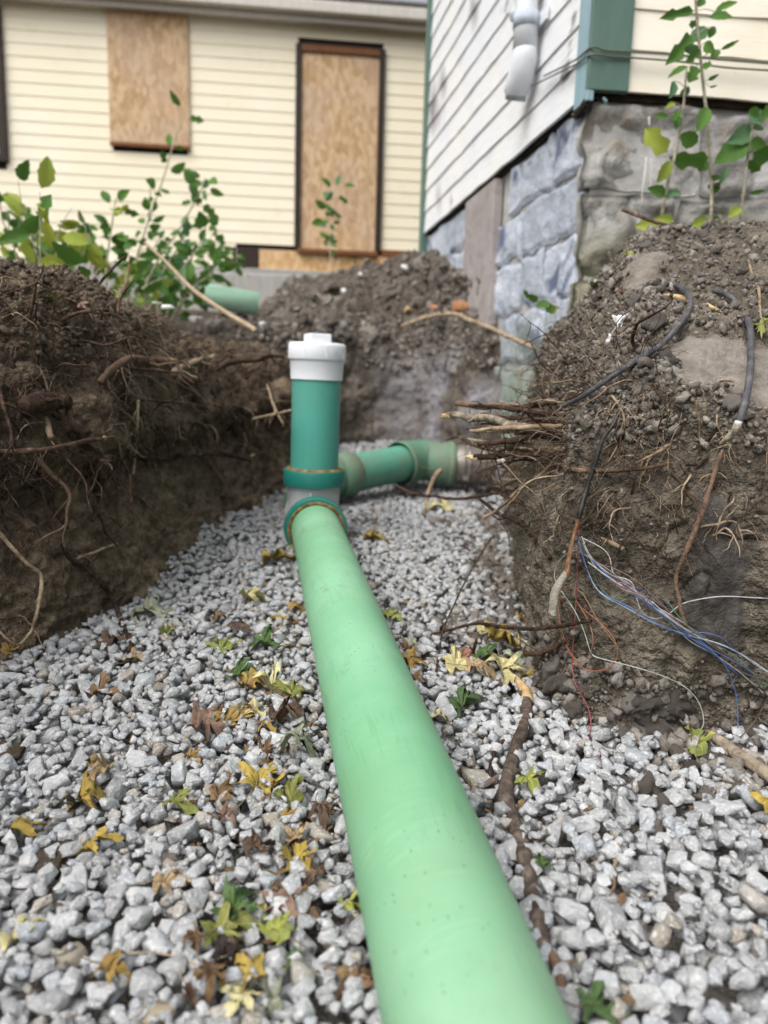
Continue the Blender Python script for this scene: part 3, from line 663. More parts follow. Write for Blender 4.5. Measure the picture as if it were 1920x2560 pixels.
col2 = part('hub_collar', *lathe([(.03, .0905), (.03, .1005), (.024, .102), (-.012, .102), (-.018, .099), (-.018, .082), (.0, .0805)], hcen, PIPE_D, 72), M_COLLAR, line, True)
part('sealing_ring', *lathe([(-.0175, .091), (-.021, .088), (-.021, .083), (-.014, .0795)], hcen, PIPE_D, 64), M_RUSTRING, col2, True)
# riser and cleanout cap
def zat(y): return (P(781, y, rc[1])[2] - rc[2]) / RX[2]
t1 = zat(946)
ris = part('riser_pipe', *lathe([(hc - .04, PR), (t1 + .03, PR), (t1 + .03, PR - .006)], rc, RX, 80), M_RISER, line, True); tag(ris, 'teal green upright cleanout riser')
t2, t3, t4 = zat(901), zat(858), zat(838)
cap = part('cleanout_cap', *lathe([(t1 - .004, .0805), (t1 - .004, .0845), (t2 - .004, .0875), (t2 - .001, .0895), (t2, .0915), (t2 + .004, .0935), (t3 - .010, .0935), (t3 - .003, .091), (t3, .086), (t3 + .001, .0)], rc, RX, 96), M_CAP, line, True)
tag(cap, 'white plastic threaded cleanout cap')
for md in (1,):
    m_ = cap.modifiers.new('sharp', 'EDGE_SPLIT'); m_.split_angle = radians(40)
for o_ in (tee, col1, col2, ris, mp): m_ = o_.modifiers.new('sharp', 'EDGE_SPLIT'); m_.split_angle = radians(40)
ex = norm(np.array([cos(.42), sin(.42), 0])); ey = np.cross(RX, ex)
nut = part('plug_nut', *boxf(rc, ex, ey, RX, -.036, .036, -.036, .036, t3 - .002, t4 + .004), M_CAP, cap); bevel_obj(nut, .004, 3)
for ang in np.linspace(0, 2 * pi, 8, endpoint=False):      # grip ribs on the cap's rim
    d_ = cos(ang) * ex + sin(ang) * ey; t_ = np.cross(RX, d_)
    bevel_obj(part('grip_rib', *boxf(rc + d_ * .0925, t_, d_, RX, -.0022, .0022, -.002, .0022, t2 + .006, t3 - .012), M_CAP, cap), .001, 2)
# run behind the riser: bend, branch pipe, grimy elbow, shielded coupling, house stub
b0, b1 = P(858, 1187, 3.05), P(1006, 1158, 3.30); bd = norm(b1 - b0)
e0 = pipe_at(2.62); e1 = pipe_at(2.80); e2 = b0 - bd * .10
pth = catmull([e0, e1, e1 * .45 + e2 * .55 + np.array([-.02, .03, 0]), e2, b0 - bd * .0], 26)
part('bend', *tube(pth, .086, 40, cap=False), M_ELBOW, line, True)
part('bend_hub', *lathe([(-.05, .086), (-.05, .094), (.03, .094), (.035, .091), (.035, .08)], b0, bd, 56), M_ELBOW, line, True)
part('sealing_ring', *lathe([(.034, .092), (.042, .089), (.042, .081), (.036, .0797)], b0, bd, 48), M_RUSTRING, line, True)
br = part('branch_pipe', *lathe([(0, PR), (np.linalg.norm(b1 - b0) + .06, PR)], b0, bd, 64), M_BRANCH, line, True); tag(br, 'dirt smeared teal green branch pipe')
c1 = P(1128, 1160, 3.36); c2 = P(1290, 1170, 3.38); cd = norm(c2 - c1)
pth = catmull([b1 - bd * .02, b1 + bd * .06, (b1 + bd * .13 + c1 - cd * .10) / 2 + np.array([0, 0, .004]), c1 - cd * .05, c1], 26)
el = part('elbow', *tube(pth, [.097, .097, .093, .092, .092, .098, .098], 48, cap=False), M_ELBOW, line, True); tag(el, 'grimy grey green elbow fitting')
part('elbow_rim', *lathe([(-.02, .096), (-.018, .1), (.006, .1), (.01, .094), (.01, .08)], b1, bd, 56), M_ELBOW, el, True)
part('elbow_rim', *lathe([(-.02, .097), (-.018, .102), (.006, .102), (.01, .096), (.01, .08)], c1, cd, 56), M_ELBOW, el, True)
cp = part('shielded_coupling', *lathe([(.0, .084), (.012, .088), (.17, .088), (.18, .082)], c1 + cd * .012, cd, 56), M_STEEL, line, True); tag(cp, 'stainless shielded coupling')
for t_ in (.035, .062, .125, .152): part('clamp_band', *lathe([(t_ - .007, .088), (t_ - .007, .0905), (t_ + .007, .0905), (t_ + .007, .088)], c1 + cd * .012, cd, 56), M_STEEL, cp, True)
for t_ in (.048, .138): bevel_obj(part('clamp_screw', *boxf(c1 + cd * (.012 + t_), cd, (0, -1, 0), (0, 0, 1), -.012, .012, .07, .094, -.062, -.045), M_STEEL, cp), .003, 2)
part('house_stub', *lathe([(.15, .078), (.62, .078)], c1, cd, 48), M_STUB, line, True)

# ================================================================== THE WHITE CLAPBOARD HOUSE on its painted stone foundation
N = NT('white_clapboard'); wv = N.mapv(scale=(1, 1, 9)); pe = N.noise(1.7, 5, .68); gr = N.noise(7, 6, .7, N.mapv(scale=(3, .9, 26)))
c = N.mix(N.ramp(N.noise(3, 4), [(.35, 0.), (.7, 1.)]), 'e4e7ec', 'ebebe9')
c = N.mix(N.math('MULTIPLY', N.ramp(gr, [(.46, 0.), (.68, 1.)]), .38), c, 'b4b1aa')
peel = N.math('MAXIMUM', N.ramp(N.math('ADD', pe, N.math('MULTIPLY', gr, .14)), [(.70, 0.), (.73, 1.)]), N.attr('peel'))
c = N.mix(peel, c, N.ramp(N.noise(10, 5, .6, N.mapv(scale=(4, 1, 30))), [(.35, '6a6668'), (.65, 'a19ea4')]))
M_WCLAP = N.fin(c, .62, N.bump(N.math('ADD', gr, N.math('MULTIPLY', peel, -.8)), .25, .004), .3)
N = NT('cream_clapboard'); gr = N.noise(7, 6, .7, N.mapv(scale=(.9, 3, 26)))
c = N.mix(N.ramp(N.noise(4, 4), [(.35, 0.), (.7, 1.)]), 'f0e9d6', 'f6f1e4'); c = N.mix(N.math('MULTIPLY', N.ramp(gr, [(.52, 0.), (.75, 1.)]), .3), c, 'c8b78c')
c = N.mix(N.ramp(N.noise(16, 4, .7), [(.70, 0.), (.76, .7)]), c, '8d7a56')
M_CCLAP = N.fin(c, .62, N.bump(gr, .3, .004), .3)
def paint(name, a, b, dark):
    N = NT(name); c = N.mix(N.ramp(N.noise(9, 5, .65, N.mapv(scale=(3, 3, .6))), [(.35, 0.), (.7, 1.)]), a, b); c = N.mix(N.ramp(N.noise(22, 5, .7), [(.68, 0.), (.76, .7)]), c, dark)
    return N.fin(c, .55, N.bump(N.noise(30, 5, .7, N.mapv(scale=(3, 3, .5))), .3, .004), .3)
M_GREENTRIM = paint('green_trim', '546f66', '5e776d', '36483f'); M_BLUETRIM = paint('blue_green_trim', '86a3ad', '92adb5', '5a6e72')
N = NT('rotten_sill'); M_ROT = N.fin(N.ramp(N.noise(20, 6, .7, N.mapv(scale=(1, 1, 4))), [(.35, '1d1815'), (.6, '3d332b'), (.8, '6a5c4e')]), .95, N.bump(N.noise(50, 5, .7), .8, .01))
N = NT('mortar'); M_MORTAR = N.fin(N.ramp(N.noise(8, 6, .7), [(.3, '9d9c99'), (.55, 'b7b6b3'), (.8, 'cdccc9')]), .95, N.bump(N.noise(60, 6, .75), .7, .008))
def stonewall(name, cols, moss, patch, mh):
    N = NT(name); z = N.sep(N.geo('Position'), 2)
    c = N.ramp(N.math('ADD', N.math('MULTIPLY', N.noise(5, 6, .7), .75), N.math('MULTIPLY', N.math('SUBTRACT', N.rand(), .5), .22)), cols)
    c = N.mix(N.ramp(N.noise(3.2, 5, .65, dist=.5), [(.55, 0.), (.64, .9)]), c, patch)
    c = N.mix(N.ramp(N.noise(9, 5, .7, dist=.8), [(.56, 0.), (.70, .4)]), c, 'd3d4d5')
    c = N.mix(N.ramp(N.noise(36, 3, .7), [(.62, 0.), (.70, .55)]), c, '6d675e')
    mz = N.ramp(N.math('ADD', N.math('MULTIPLY', N.math('SUBTRACT', mh, z), 1.1), N.math('MULTIPLY', N.noise(4, 5, .7), .9)), [(.55, 0.), (.85, .85)])
    c = N.mix(mz, c, N.ramp(N.noise(30, 5, .7), [(.3, moss[0]), (.7, moss[1])]))
    h = N.math('ADD', N.noise(12, 6, .7), N.math('MULTIPLY', N.noise(70, 5, .7), .5))
    return N.fin(c, .95, N.bump(h, .9, .014), .08)
M_FSTONE_L = stonewall('painted_blue_stone', [(.3, 'a9b0bb'), (.5, 'c0c7d3'), (.68, 'd2d7df'), (.85, 'c3c4c0')], ('7b8577', '98a08f'), '5c6580', 1.12)
M_FSTONE_R = stonewall('grey_beige_stone', [(.3, '93918e'), (.5, 'b4b2af'), (.7, 'c8c7c5'), (.85, 'd6d8dc')], ('5d5d4b', '8a886f'), '9d968c', 1.52)
# attribute-less objects read 0 for 'peel'

DC = 2.80
K = P(1478, 232, DC); KZ = K[2]
kl = PZ(1062, 586, KZ); DLf = norm([kl[0] - K[0], kl[1] - K[1], 0]); LLEN = np.linalg.norm(kl - K)
kr = PZ(1920, 262, KZ); DRt = norm([kr[0] - K[0], kr[1] - K[1], 0])
UZ = np.array([0, 0, 1.]); NLf = norm(np.cross(UZ, DLf)); NRt = norm(np.cross(DRt, UZ))
if NLf[0] > 0: NLf = -NLf
if NRt[1] > 0: NRt = -NRt
house = empty('clapboard_house', (K[0], K[1], .1), 'weathered white and cream clapboard house on a painted stone foundation', 'house')
HH = 2.55; EXPO = .134
# the walls' core and foundation core
Lend = K + DLf * LLEN; Rend = K + DRt * 4.5; Bk = Rend + DLf * LLEN
inn = lambda p_, z, k=.05: np.array([p_[0], p_[1], z]) - k * (NLf + NRt)
def prism(pts, z0, z1):
    n = len(pts); V = [(p_[0], p_[1], z0) for p_ in pts] + [(p_[0], p_[1], z1) for p_ in pts]
    return V, [tuple(range(n))[::-1], tuple(range(n, 2 * n))] + [(i, (i + 1) % n, n + (i + 1) % n, n + i) for i in range(n)]
core = [K - .02 * (NLf + NRt), K + DRt * 4.5 - .02 * NRt, Bk, Lend - .02 * NLf]
part('wall_core', *prism(core, KZ + .01, KZ + HH), M_ROT, house)
fcore = [K - .035 * (NLf + NRt), K + DRt * 4.5 - .035 * NRt, Bk, Lend - .035 * NLf]
part('foundation_core', *prism(fcore, -.05, KZ - .012), M_MORTAR, house)
part('sill', *prism([K - .012 * (NLf + NRt), K + DRt * 4.5 - .012 * NRt, Bk, Lend - .012 * NLf], KZ - .012, KZ + .012), M_ROT, house)
rc_ = random.Random(3)
def clap(parent, o, d, n, x0, x1, z, h, mat, peelf=None):
    tb, tt = .014, .005; segs = max(2, int((x1 - x0) / .12)); mb = []; F = []
    w = [rc_.uniform(-.003, .003) for _ in range(segs + 1)]
    for i in range(segs + 1):
        x = x0 + (x1 - x0) * i / segs; b = np.array([o[0], o[1], 0]) + d * x
        mb += [b + n * .0 + UZ * (z + w[i]), b + n * (tb + w[i] * .5) + UZ * (z + w[i]), b + n * (tt + w[i] * .3) + UZ * (z + h + .012), b + UZ * (z + h + .012)]
        if i:
            q = 4 * i
            F += [(q - 4 + j, q - 4 + (j + 1) % 4, q + (j + 1) % 4, q + j) for j in range(4)]
    F += [(3, 2, 1, 0), tuple(4 * segs + j for j in range(4))]
    ob = part('clapboard', mb, F, mat, parent)
    if peelf is not None:
        at = ob.data.attributes.new('peel', 'FLOAT', 'POINT'); at.data.foreach_set('value', np.array([peelf(v) for v in mb], np.float32))
    return ob
def wallpt(x, y):
    d = ray(x, y); return CAMP + d * (((K - CAMP) @ NLf) / (d @ NLf))
PEEL = [(wallpt(1192, 20), .10), (wallpt(1182, 50), .08), (wallpt(1112, 225), .10), (wallpt(1090, 275), .13), (wallpt(1068, 320), .08), (wallpt(1150, 130), .05), (wallpt(1098, 500), .06)]
def peelf(v):
    return max(float(np.clip((r_ - np.linalg.norm(np.asarray(v) - p_) ) / .05, 0, 1)) for p_, r_ in PEEL)
nb = int(HH / EXPO)
for k in range(nb):
    clap(house, K, DLf, NLf, .055, LLEN - .03, KZ + k * EXPO, EXPO, M_WCLAP, peelf)
for k in range(nb):
    clap(house, K, DRt, NRt, .12, 4.4, KZ + .006 + k * EXPO, EXPO, M_CCLAP)
cb = part('corner_board', *boxf(K, DRt, -NRt, UZ, -.026, .122, -.03, -.001, .0, HH), M_GREENTRIM, house); bevel_obj(cb, .003, 2)
cb2 = part('corner_board', *boxf(K, DLf, -NLf, UZ, -.0265, .085, -.027, -.001, -.035, HH), M_BLUETRIM, house); bevel_obj(cb2, .003, 2)
bevel_obj(part('corner_board', *boxf(Lend, DLf, -NLf, UZ, -.035, .05, -.03, .02, -.25, HH), M_GREENTRIM, house), .003, 2)
part('rotted_corner_end', *tube([K + NLf * .012 + NRt * .012 - UZ * .028, K + NLf * .004 + DLf * .09 - UZ * .045, K + DLf * .15 - UZ * .02], [.02, .014, .006], 8, .6, 5, 14), M_ROT, house)
# roof edge far above the picture
part('roof', *prism([K + .35 * (NLf + NRt), Rend + .35 * NRt, Bk, Lend + .35 * NLf], KZ + HH, KZ + HH + .14), M_ROT, house)

def block(name, o, d, n, x0, x1, z0, z1, mat, parent, seed, proud=.02, rough=.012):
    nx, nz = 22, 16; u = np.linspace(0, 1, nx); v = np.linspace(0, 1, nz); U, W = np.meshgrid(u, v, indexing='ij')
    ed = np.minimum(np.minimum(U, 1 - U) * (x1 - x0), np.minimum(W, 1 - W) * (z1 - z0)); rnd = np.clip(ed / .010, 0, 1)
    X = x0 + (x1 - x0) * U; Z = z0 + (z1 - z0) * W
    # wobbling outline
    q = np.stack([X.ravel() * 1.0, np.full(X.size, seed * 1.7), Z.ravel()], 1)
    wx = (pn(q, 9, seed) * .045).reshape(X.shape); wz = (pn(q, 8, seed + 9) * .045).reshape(X.shape)
    X = X + wx; Z = Z + wz
    dep = proud * np.sqrt(1 - (1 - rnd) ** 2) + (rough * (fbm(q, 8, 5, seed + 3, .6) * 1.3 - .25 * worley(q, 16, seed))).reshape(X.shape) * rnd
    pts = np.array([o[0], o[1], 0]) + d[None, None] * X[..., None] + n[None, None] * (dep - .012 * (rnd < .01))[..., None] + UZ * Z[..., None]
    V = pts.reshape(-1, 3); F = [tuple(f) for f in grid_faces(nx, nz)]
    # back rim so the piece is solid
    back = V - n * .06 - (dep.reshape(-1, 1) * n); m = len(V); V = np.concatenate([V, back])
    F += [tuple(i + m for i in f[::-1]) for f in F[:]]
    rim = [i * nz for i in range(nx)] + [(nx - 1) * nz + j for j in range(1, nz)] + [i * nz + nz - 1 for i in range(nx - 2, -1, -1)] + [j for j in range(nz - 2, 0, -1)]
    F += [(rim[i], rim[(i + 1) % len(rim)], rim[(i + 1) % len(rim)] + m, rim[i] + m) for i in range(len(rim))]
    return part(name, V, F, mat, parent, True)
def courses(o, d, n, length, zs, mat, seed, lo, hi, proud, rough, skip=None, x_start=.0):
    r = random.Random(seed); k = 0
    for i in range(len(zs) - 1):
        x = x_start
        first = True
        while x < length - .05:
            w = r.uniform(lo, hi) * (.6 if (first and i % 2) else 1); first = False
            x2 = min(x + w, length)
            if length - x2 < .1: x2 = length
            j = r.uniform(-.008, .008)
            if not (skip and skip(x, x2, zs[i])):
                block('foundation_stone', o - n * .022, d, n, x + .004, x2 - .004, zs[i + 1] + .004, zs[i] - .004 + j, mat, house, seed * 100 + k, proud * r.uniform(.7, 1.2), rough)
            x = x2; k += 1
ZF = KZ - .014
PLK = sorted([np.linalg.norm((PZ(1150, 700, 1.2) - K)[:2]), 0])[1]
# plank: find its place along the wall from two photo pixels on the wall plane
def on_left(x, y):
    d = ray(x, y); t = ((K - CAMP) @ NLf) / (d @ NLf); q = CAMP + d * t; return (q - K) @ DLf, q[2]
px0, _ = on_left(1235, 640); px1, _ = on_left(1165, 640); _, pzt = on_left(1210, 490)
courses(K, DLf, NLf, LLEN, [ZF, ZF - .22, ZF - .43, ZF - .66, ZF - .90, ZF - 1.15, ZF - 1.42, ZF - 1.7], M_FSTONE_L, 5, .13, .40, .008, .010, lambda a, b, z: (a + b) / 2 > px0 - .02 and (a + b) / 2 < px1 + .02 and z > .95, .05)
pk = part('plank', *boxf(K, DLf, NLf, UZ, px0, px1, -.03, .016, 1.0 - KZ, -.03), bark('plank_grey', '7c7676', '9b9392', 'aaa3a0', .35), house); bevel_obj(pk, .004, 2); tag(pk, 'weathered pinkish grey plank set in the foundation')
courses(K, DRt, NRt, 4.4, [ZF, ZF - .30, ZF - .62, ZF - .95, ZF - 1.3], M_FSTONE_R, 8, .34, .75, .010, .05)
N = NT('spilt_paint'); M_DRIP = N.fin('d9d9d4', .6)
def on_right(x, y):
    d = ray(x, y); t = ((K - CAMP) @ NRt) / (d @ NRt); return CAMP + d * t
for pts, r_ in (([(1606, 400), (1603, 440), (1597, 480), (1595, 520)], [.004, .008, .004, .002]), ([(1617, 405), (1619, 430), (1616, 485)], [.004, .006, .003]), ([(1613, 300), (1614, 322)], [.008, .006]), ([(1589, 545), (1586, 575)], [.005, .004])):
    part('paint_drip', *tube([on_right(*q) + NRt * .03 for q in pts], r_, 6, n=10, flat=.4), M_DRIP, house, True)
part('paint_splash', *tube([on_right(1500, 252) + NRt * .028, on_right(1506, 262) + NRt * .028, on_right(1509, 270) + NRt * .028], [.008, .016, .008], 8, n=8, flat=.25), M_BLUETRIM, house, True)

# vent pipe strapped to the clapboards, and the two wires round the corner
vent = empty('vent_pipe', tuple(P(1310, 200, 3.2)), 'white plastic drain vent with elbow strapped to white clapboards', 'vent pipe')
def LW(x, y, off):                                       # point off the clapboard wall
    d = ray(x, y); t = ((K + NLf * off - CAMP) @ NLf) / (d @ NLf); return CAMP + d * t
vr = .042
v0 = LW(1315, 40, .075); vx = LW(1312, 120, .075); v0 = np.array([vx[0], vx[1], vx[2]])
zz = lambda y: LW(1312, y, .075)[2]
vp = lambda z: np.array([vx[0], vx[1], z])
part('upright', *lathe([(0, vr), (1.2, vr)], vp(zz(80)), UZ, 40), M_VENT, vent, True)
part('coupling', *lathe([(0, vr), (0, vr + .007), (zz(40) - zz(128), vr + .007)], vp(zz(128)), UZ, 40), M_VENT, vent, True)
st = part('strap', *lathe([(0, vr + .0075), (zz(42) - zz(76), vr + .0075), (zz(42) - zz(76), vr + .011), (0, vr + .011), (0, vr + .0075)], vp(zz(76)), UZ, 40), paint('strap_grey', 'a9b4c2', 'bcc4ce', '7c828a'), vent, True)
part('strap_tail', *boxf(vp(zz(76)), -DLf, NLf, UZ, .0, .10, -.055, -.045, .002, zz(42) - zz(76) - .002), M_VENT, st)
el_ = catmull([vp(zz(125)), vp(zz(140)), vp(zz(168)) + DLf * .02, vp(zz(192)) + DLf * .055 - UZ * 0, vp(zz(205)) + DLf * .085], 16)
part('elbow', *tube(el_, [vr + .006, vr + .010, vr + .012, vr + .008], 32, cap=True), M_VENT, vent, True)
ol = part('outlet', *tube([vp(zz(172)) + DLf * .05, vp(zz(226)) + DLf * .085], [vr + .001, vr + .001], 36, cap=True), pvc('pvc_outlet_grey', 'a9b0bc', '6c6f78', 'c2c8d0', .5, .2), vent, True)
part('side_bend', *tube(catmull([vp(zz(-40)) + DLf * .10, vp(zz(-10)) + DLf * .12, vp(zz(12)) + DLf * .12, vp(zz(24)) + DLf * .115], 14), [vr * .8, vr * .85, vr * .8, vr * .55], 28), M_VENT, vent, True)
M_WIREG = plain('wall_wire', '5d6a5d', .6)
def wire_round(name, lp, rp, label):
    pts = [LW(x, y, .035) for x, y in lp] + [on_right(x, y) + NRt * .038 for x, y in rp]
    tag(obj(name, *tube(pts, .0035, 8, n=60), M_WIREG, True), label, 'wire')
wire_round('wire', [(1360, 190), (1410, 165), (1445, 145)], [(1470, 130), (1500, 137), (1560, 141), (1660, 147), (1760, 158), (1920, 171)], 'upper thin wire wrapped round the green corner board')
wire_round('wire', [(1330, 215), (1400, 180), (1445, 158)], [(1468, 149), (1520, 153), (1580, 157), (1690, 166), (1800, 180), (1920, 188)], 'lower sagging wire wrapped round the green corner board')

# ================================================================== THE YELLOW HOUSE behind
N = NT('yellow_vinyl'); c = N.mix(N.ramp(N.noise(1.3, 4), [(.35, 0.), (.7, 1.)]), 'f1e8cd', 'f5eed9'); c = N.mix(N.ramp(N.noise(5, 5, .7), [(.6, 0.), (.8, .25)]), c, 'c9bd97')
M_VINYL = N.fin(c, .5, N.bump(N.noise(8, 3, .5, N.mapv(scale=(.4, 1, 6))), .08, .004), .35)
def osb(name, a, b, c_, grey):
    N = NT(name); v = N.noise(3, 2, .5, out='Color'); vec = N.mapv(scale=(1, 1, .45)); ch = N.vor(34, vec, out='Color'); 
    f = N.sep(ch, 0); c = N.ramp(f, [(.1, a), (.5, b), (.9, c_)]); c = N.mix(N.math('MULTIPLY', N.ramp(N.noise(2.2, 4, .6), [(.4, 0.), (.7, 1.)]), .5), c, grey)
    c = N.mix(N.ramp(N.noise(14, 4, .7), [(.62, 0.), (.75, .5)]), c, '6f4c2e')
    return N.fin(c, .8, N.bump(N.sep(ch, 1), .4, .004), .2)
M_OSB = osb('osb_board', 'b5956f', 'c6a682', 'd4b896', 'bfab9b'); M_OSB2 = osb('osb_fresh', 'bd9463', 'd3ae7f', 'e2c59b', 'cfb08a')
M_FRAME = paint('dark_frame', '2a211d', '35291f', '14100f'); M_FRAMEB = paint('brown_frame', '6d4527', '7d5230', '3a2416')
M_FASCIA = paint('grey_fascia', 'c2bdb5', 'cfcac2', '8d877f'); M_SHING = paint('shingle', '55504a', '6a625a', '332f2b'); M_CONC = paint('concrete', '9c9a97', 'b0aeaa', '77736d')
YW = 7.1
ya = P(33, 6.5, YW); yb = PZ(1072, 87, ya[2]); DY = norm([yb[0] - ya[0], yb[1] - ya[1], 0]); NY = norm(np.cross(DY, UZ)); NY = NY if NY[1] < 0 else -NY
def YWp(x, y, off=0.):                                   # (along, height) on the yellow wall of photo pixel (x, y)
    d = ray(x, y); t = ((ya + NY * off - CAMP) @ NY) / (d @ NY); q = CAMP + d * t; return (q - ya) @ DY, q[2]
yh = empty('yellow_house', (ya[0] + 1.5, ya[1], 1.3), 'pale yellow vinyl sided house with boarded window and door behind', 'house')
ZT = ya[2]; ZB = YWp(690, 616)[1]
SH = (27.7 / FPX) * YW * 1.005
x_l, x_r = -3.0, 6.0
part('wall_core', *boxf(ya, DY, -NY, UZ, x_l, x_r, .02, 3.5, 1.0 - ZT, .02), M_FRAME, yh)
def rect(xa, ya_, xb, yb_):
    p0 = YWp(xa, ya_); p1 = YWp(xb, yb_); return p0[0], p1[0], min(p0[1], p1[1]), max(p0[1], p1[1])
wx0, wx1, wz0, wz1 = rect(268, 36, 476, 372)
dx0, dx1, dz0, dz1 = rect(740, 112, 950, 632)
fx0, fx1, fz0, fz1 = rect(-160, 5, 24, 408)
nrow = int((ZT - ZB) / SH) + 4
for k in range(nrow):
    z0 = ZT - (k + 1) * SH; z1 = z0 + SH
    if z1 < ZB - .25: break
    cuts = [(x_l, x_r)]
    for (a, b, lo, hi) in ((wx0 + .02, wx1 - .02, wz0, wz1), (dx0 + .02, dx1 - .02, dz0, dz1), (fx0 + .02, fx1 - .02, fz0, fz1)):
        if z0 < hi - .03 and z1 > lo + .03:
            cuts = [c_ for (p_, q_) in cuts for c_ in ((p_, min(q_, a)), (max(p_, b), q_)) if c_[1] - c_[0] > .02]
    low = z0 < ZB - .02
    for (p_, q_) in cuts:
        if low:
            q_ = min(q_, YWp(590, 640)[0])
            if q_ <= p_: continue
        b0_ = ya + DY * p_ - UZ * ZT; b1_ = ya + DY * q_ - UZ * ZT
        V, F = hexa([b0_ + UZ * z0, b1_ + UZ * z0, b1_ + NY * .010 + UZ * z0, b0_ + NY * .010 + UZ * z0, b0_ + UZ * (z1 + .004), b1_ + UZ * (z1 + .004), b1_ + NY * .004 + UZ * (z1 + .004), b0_ + NY * .004 + UZ * (z1 + .004)])
        part('siding_strip', V, F, M_VINYL, yh)
def ybox(name, x0, x1, z0, z1, d0, d1, m, parent=None, bev=.004): return bevel_obj(part(name, *boxf(ya, DY, NY, UZ, x0, x1, d0, d1, z0 - ZT, z1 - ZT), m, parent or yh), bev, 2)
wb = ybox('window_board', wx0, wx1, wz0, wz1 + .03, .018, .034, M_OSB); tag(wb, 'greyed chipboard sheet over a window')
ybox('board_ledge', wx0, wx1, wz0 - .022, wz0 + .012, .018, .05, M_FRAMEB, wb)
ft = .055
db_ = ybox('door_board', dx0 + ft * .8, dx1 - ft * .8, dz0, dz1 - .06, .0, .02, M_OSB); tag(db_, 'tall chipboard sheet closing the doorway')
ybox('door_frame', dx0, dx0 + ft, dz0, dz1, .0, .045, M_FRAME); ybox('door_frame', dx1 - ft, dx1, dz0, dz1, .0, .045, M_FRAME); ybox('door_frame', dx0 + ft, dx1 - ft, dz1 - .06, dz1 - .002, .0, .044, M_FRAMEB)
ybox('door_sill', dx0 + .03, dx1 - .03, dz0 - .045, dz0 - .002, .0, .07, M_FRAMEB)
N = NT('window_glass'); M_GLASS = N.fin(N.ramp(N.noise(2, 3), [(.3, 'a9b0b3'), (.7, 'c9cfd0')]), .12, None, .5)
ybox('window_frame', fx1 - .07, fx1, fz0, fz1, .0, .05, M_FRAME); ybox('window_frame', fx0, fx1 - .07, fz0, fz0 + .06, .0, .05, M_FRAME); ybox('window_frame', fx0, fx1 - .07, fz1 - .12, fz1, .0, .05, M_FRAMEB)
ybox('window_pane', fx0, fx1 - .07, fz0 + .06, fz1 - .12, -.01, .01, M_GLASS)
# base: chipboard skirt, dark timber, concrete footing
sx0, sx1, sz0, sz1 = rect(648, 624, 1100, 695); hx0, _, hz0, hz1 = rect(582, 618, 648, 690)
tag(ybox('skirt_board', sx0, sx0 + (sx1 - sx0) * .52, sz0, sz1, .0, .022, M_OSB2), 'fresh chipboard strip under the door')
ybox('skirt_board', sx0 + (sx1 - sx0) * .525, sx1 + 1.0, sz0, sz1 - .01, .0, .024, M_OSB2)
ybox('base_timber', hx0, sx0 - .01, hz0, hz1, .0, .03, M_FRAME)
ybox('base_trim', dx1 + .01, sx1 + .4, sz1 - .02, sz1 + .05, .0, .03, M_FRAMEB)
ybox('footing', x_l, x_r, 1.0, sz0 + .005, -.05, .06, M_CONC)
# eaves: soffit, fascia, gutter lip, roof
ybox('soffit', x_l - .3, x_r, ZT - .005, ZT + .03, .0, .10, M_FASCIA); fa = ybox('fascia', x_l - .3, x_r, ZT - .02, ZT + .14, .10, .125, M_FASCIA)
ybox('gutter', x_l - .3, x_r, ZT + .03, ZT + .13, .127, .20, M_FASCIA, fa, .012)
V, F = hexa([ya + DY * (x_l - .4) + NY * .19 + UZ * .145, ya + DY * x_r + NY * .19 + UZ * .145, ya + DY * x_r - NY * 3.6 + UZ * 1.5, ya + DY * (x_l - .4) - NY * 3.6 + UZ * 1.5,
             ya + DY * (x_l - .4) + NY * .19 + UZ * .175, ya + DY * x_r + NY * .19 + UZ * .175, ya + DY * x_r - NY * 3.6 + UZ * 1.54, ya + DY * (x_l - .4) - NY * 3.6 + UZ * 1.54])
part('roof', V, F, M_SHING, yh)
stp = obj('concrete_step', *boxf(P(690, 716, 6.3), DY, NY, UZ, -.75, .62, -.2, .25, -.25, .06), M_CONC); bevel_obj(stp, .01, 2); tag(stp, 'low grey concrete slab in front of the chipboard skirt', 'slab')

# ================================================================== ROOTS
def gzs(x, y):
    z = .045 + SLOPE * y + min(max(y - 3.3, 0), 2) * .09
    z += .05 * min(max((x - .30) / .35, 0), 1) * min(max((1.5 - y) / .4, 0), 1)
    return z + .10 * min(max((-x - .42) / .25, 0), 1) ** 1.5 * min(max((y - 1.9) / .5, 0), 1)
def HS(x, y, off=0., gravel=True, lift=.006):            # surface seen at a photo pixel, lifted toward the viewer
    dn = norm(ray(x, y)); best = 9.
    for bv in TERR:
        h = bv.ray_cast(Vector(CAMP), Vector(dn))
        if h[0] is not None and h[3] < best: best = h[3]
    if gravel:
        t = .3; dx, dy, dz = dn
        while t < min(best, 6):
            if CAMP[2] + dz * t < gzs(dx * t, dy * t) + lift: best = t; break
            t += .01
    return CAMP + dn * (best - off)
def pts3(pts, off):
    out = []
    for i, q in enumerate(pts):
        if len(q) == 2 and q[0] < 640 and q[1] < 1330 and max(np.atleast_1d(off)) > .012: off = [float(v) * 1.4 + .018 for v in np.atleast_1d(off)] if i == 0 else off
        o_ = off if not isinstance(off, (list, tuple)) else np.interp(i, np.linspace(0, len(pts) - 1, len(off)), off)
        out.append(P(*q) if len(q) == 3 else HS(q[0], q[1], float(o_)))
    return np.array(out)
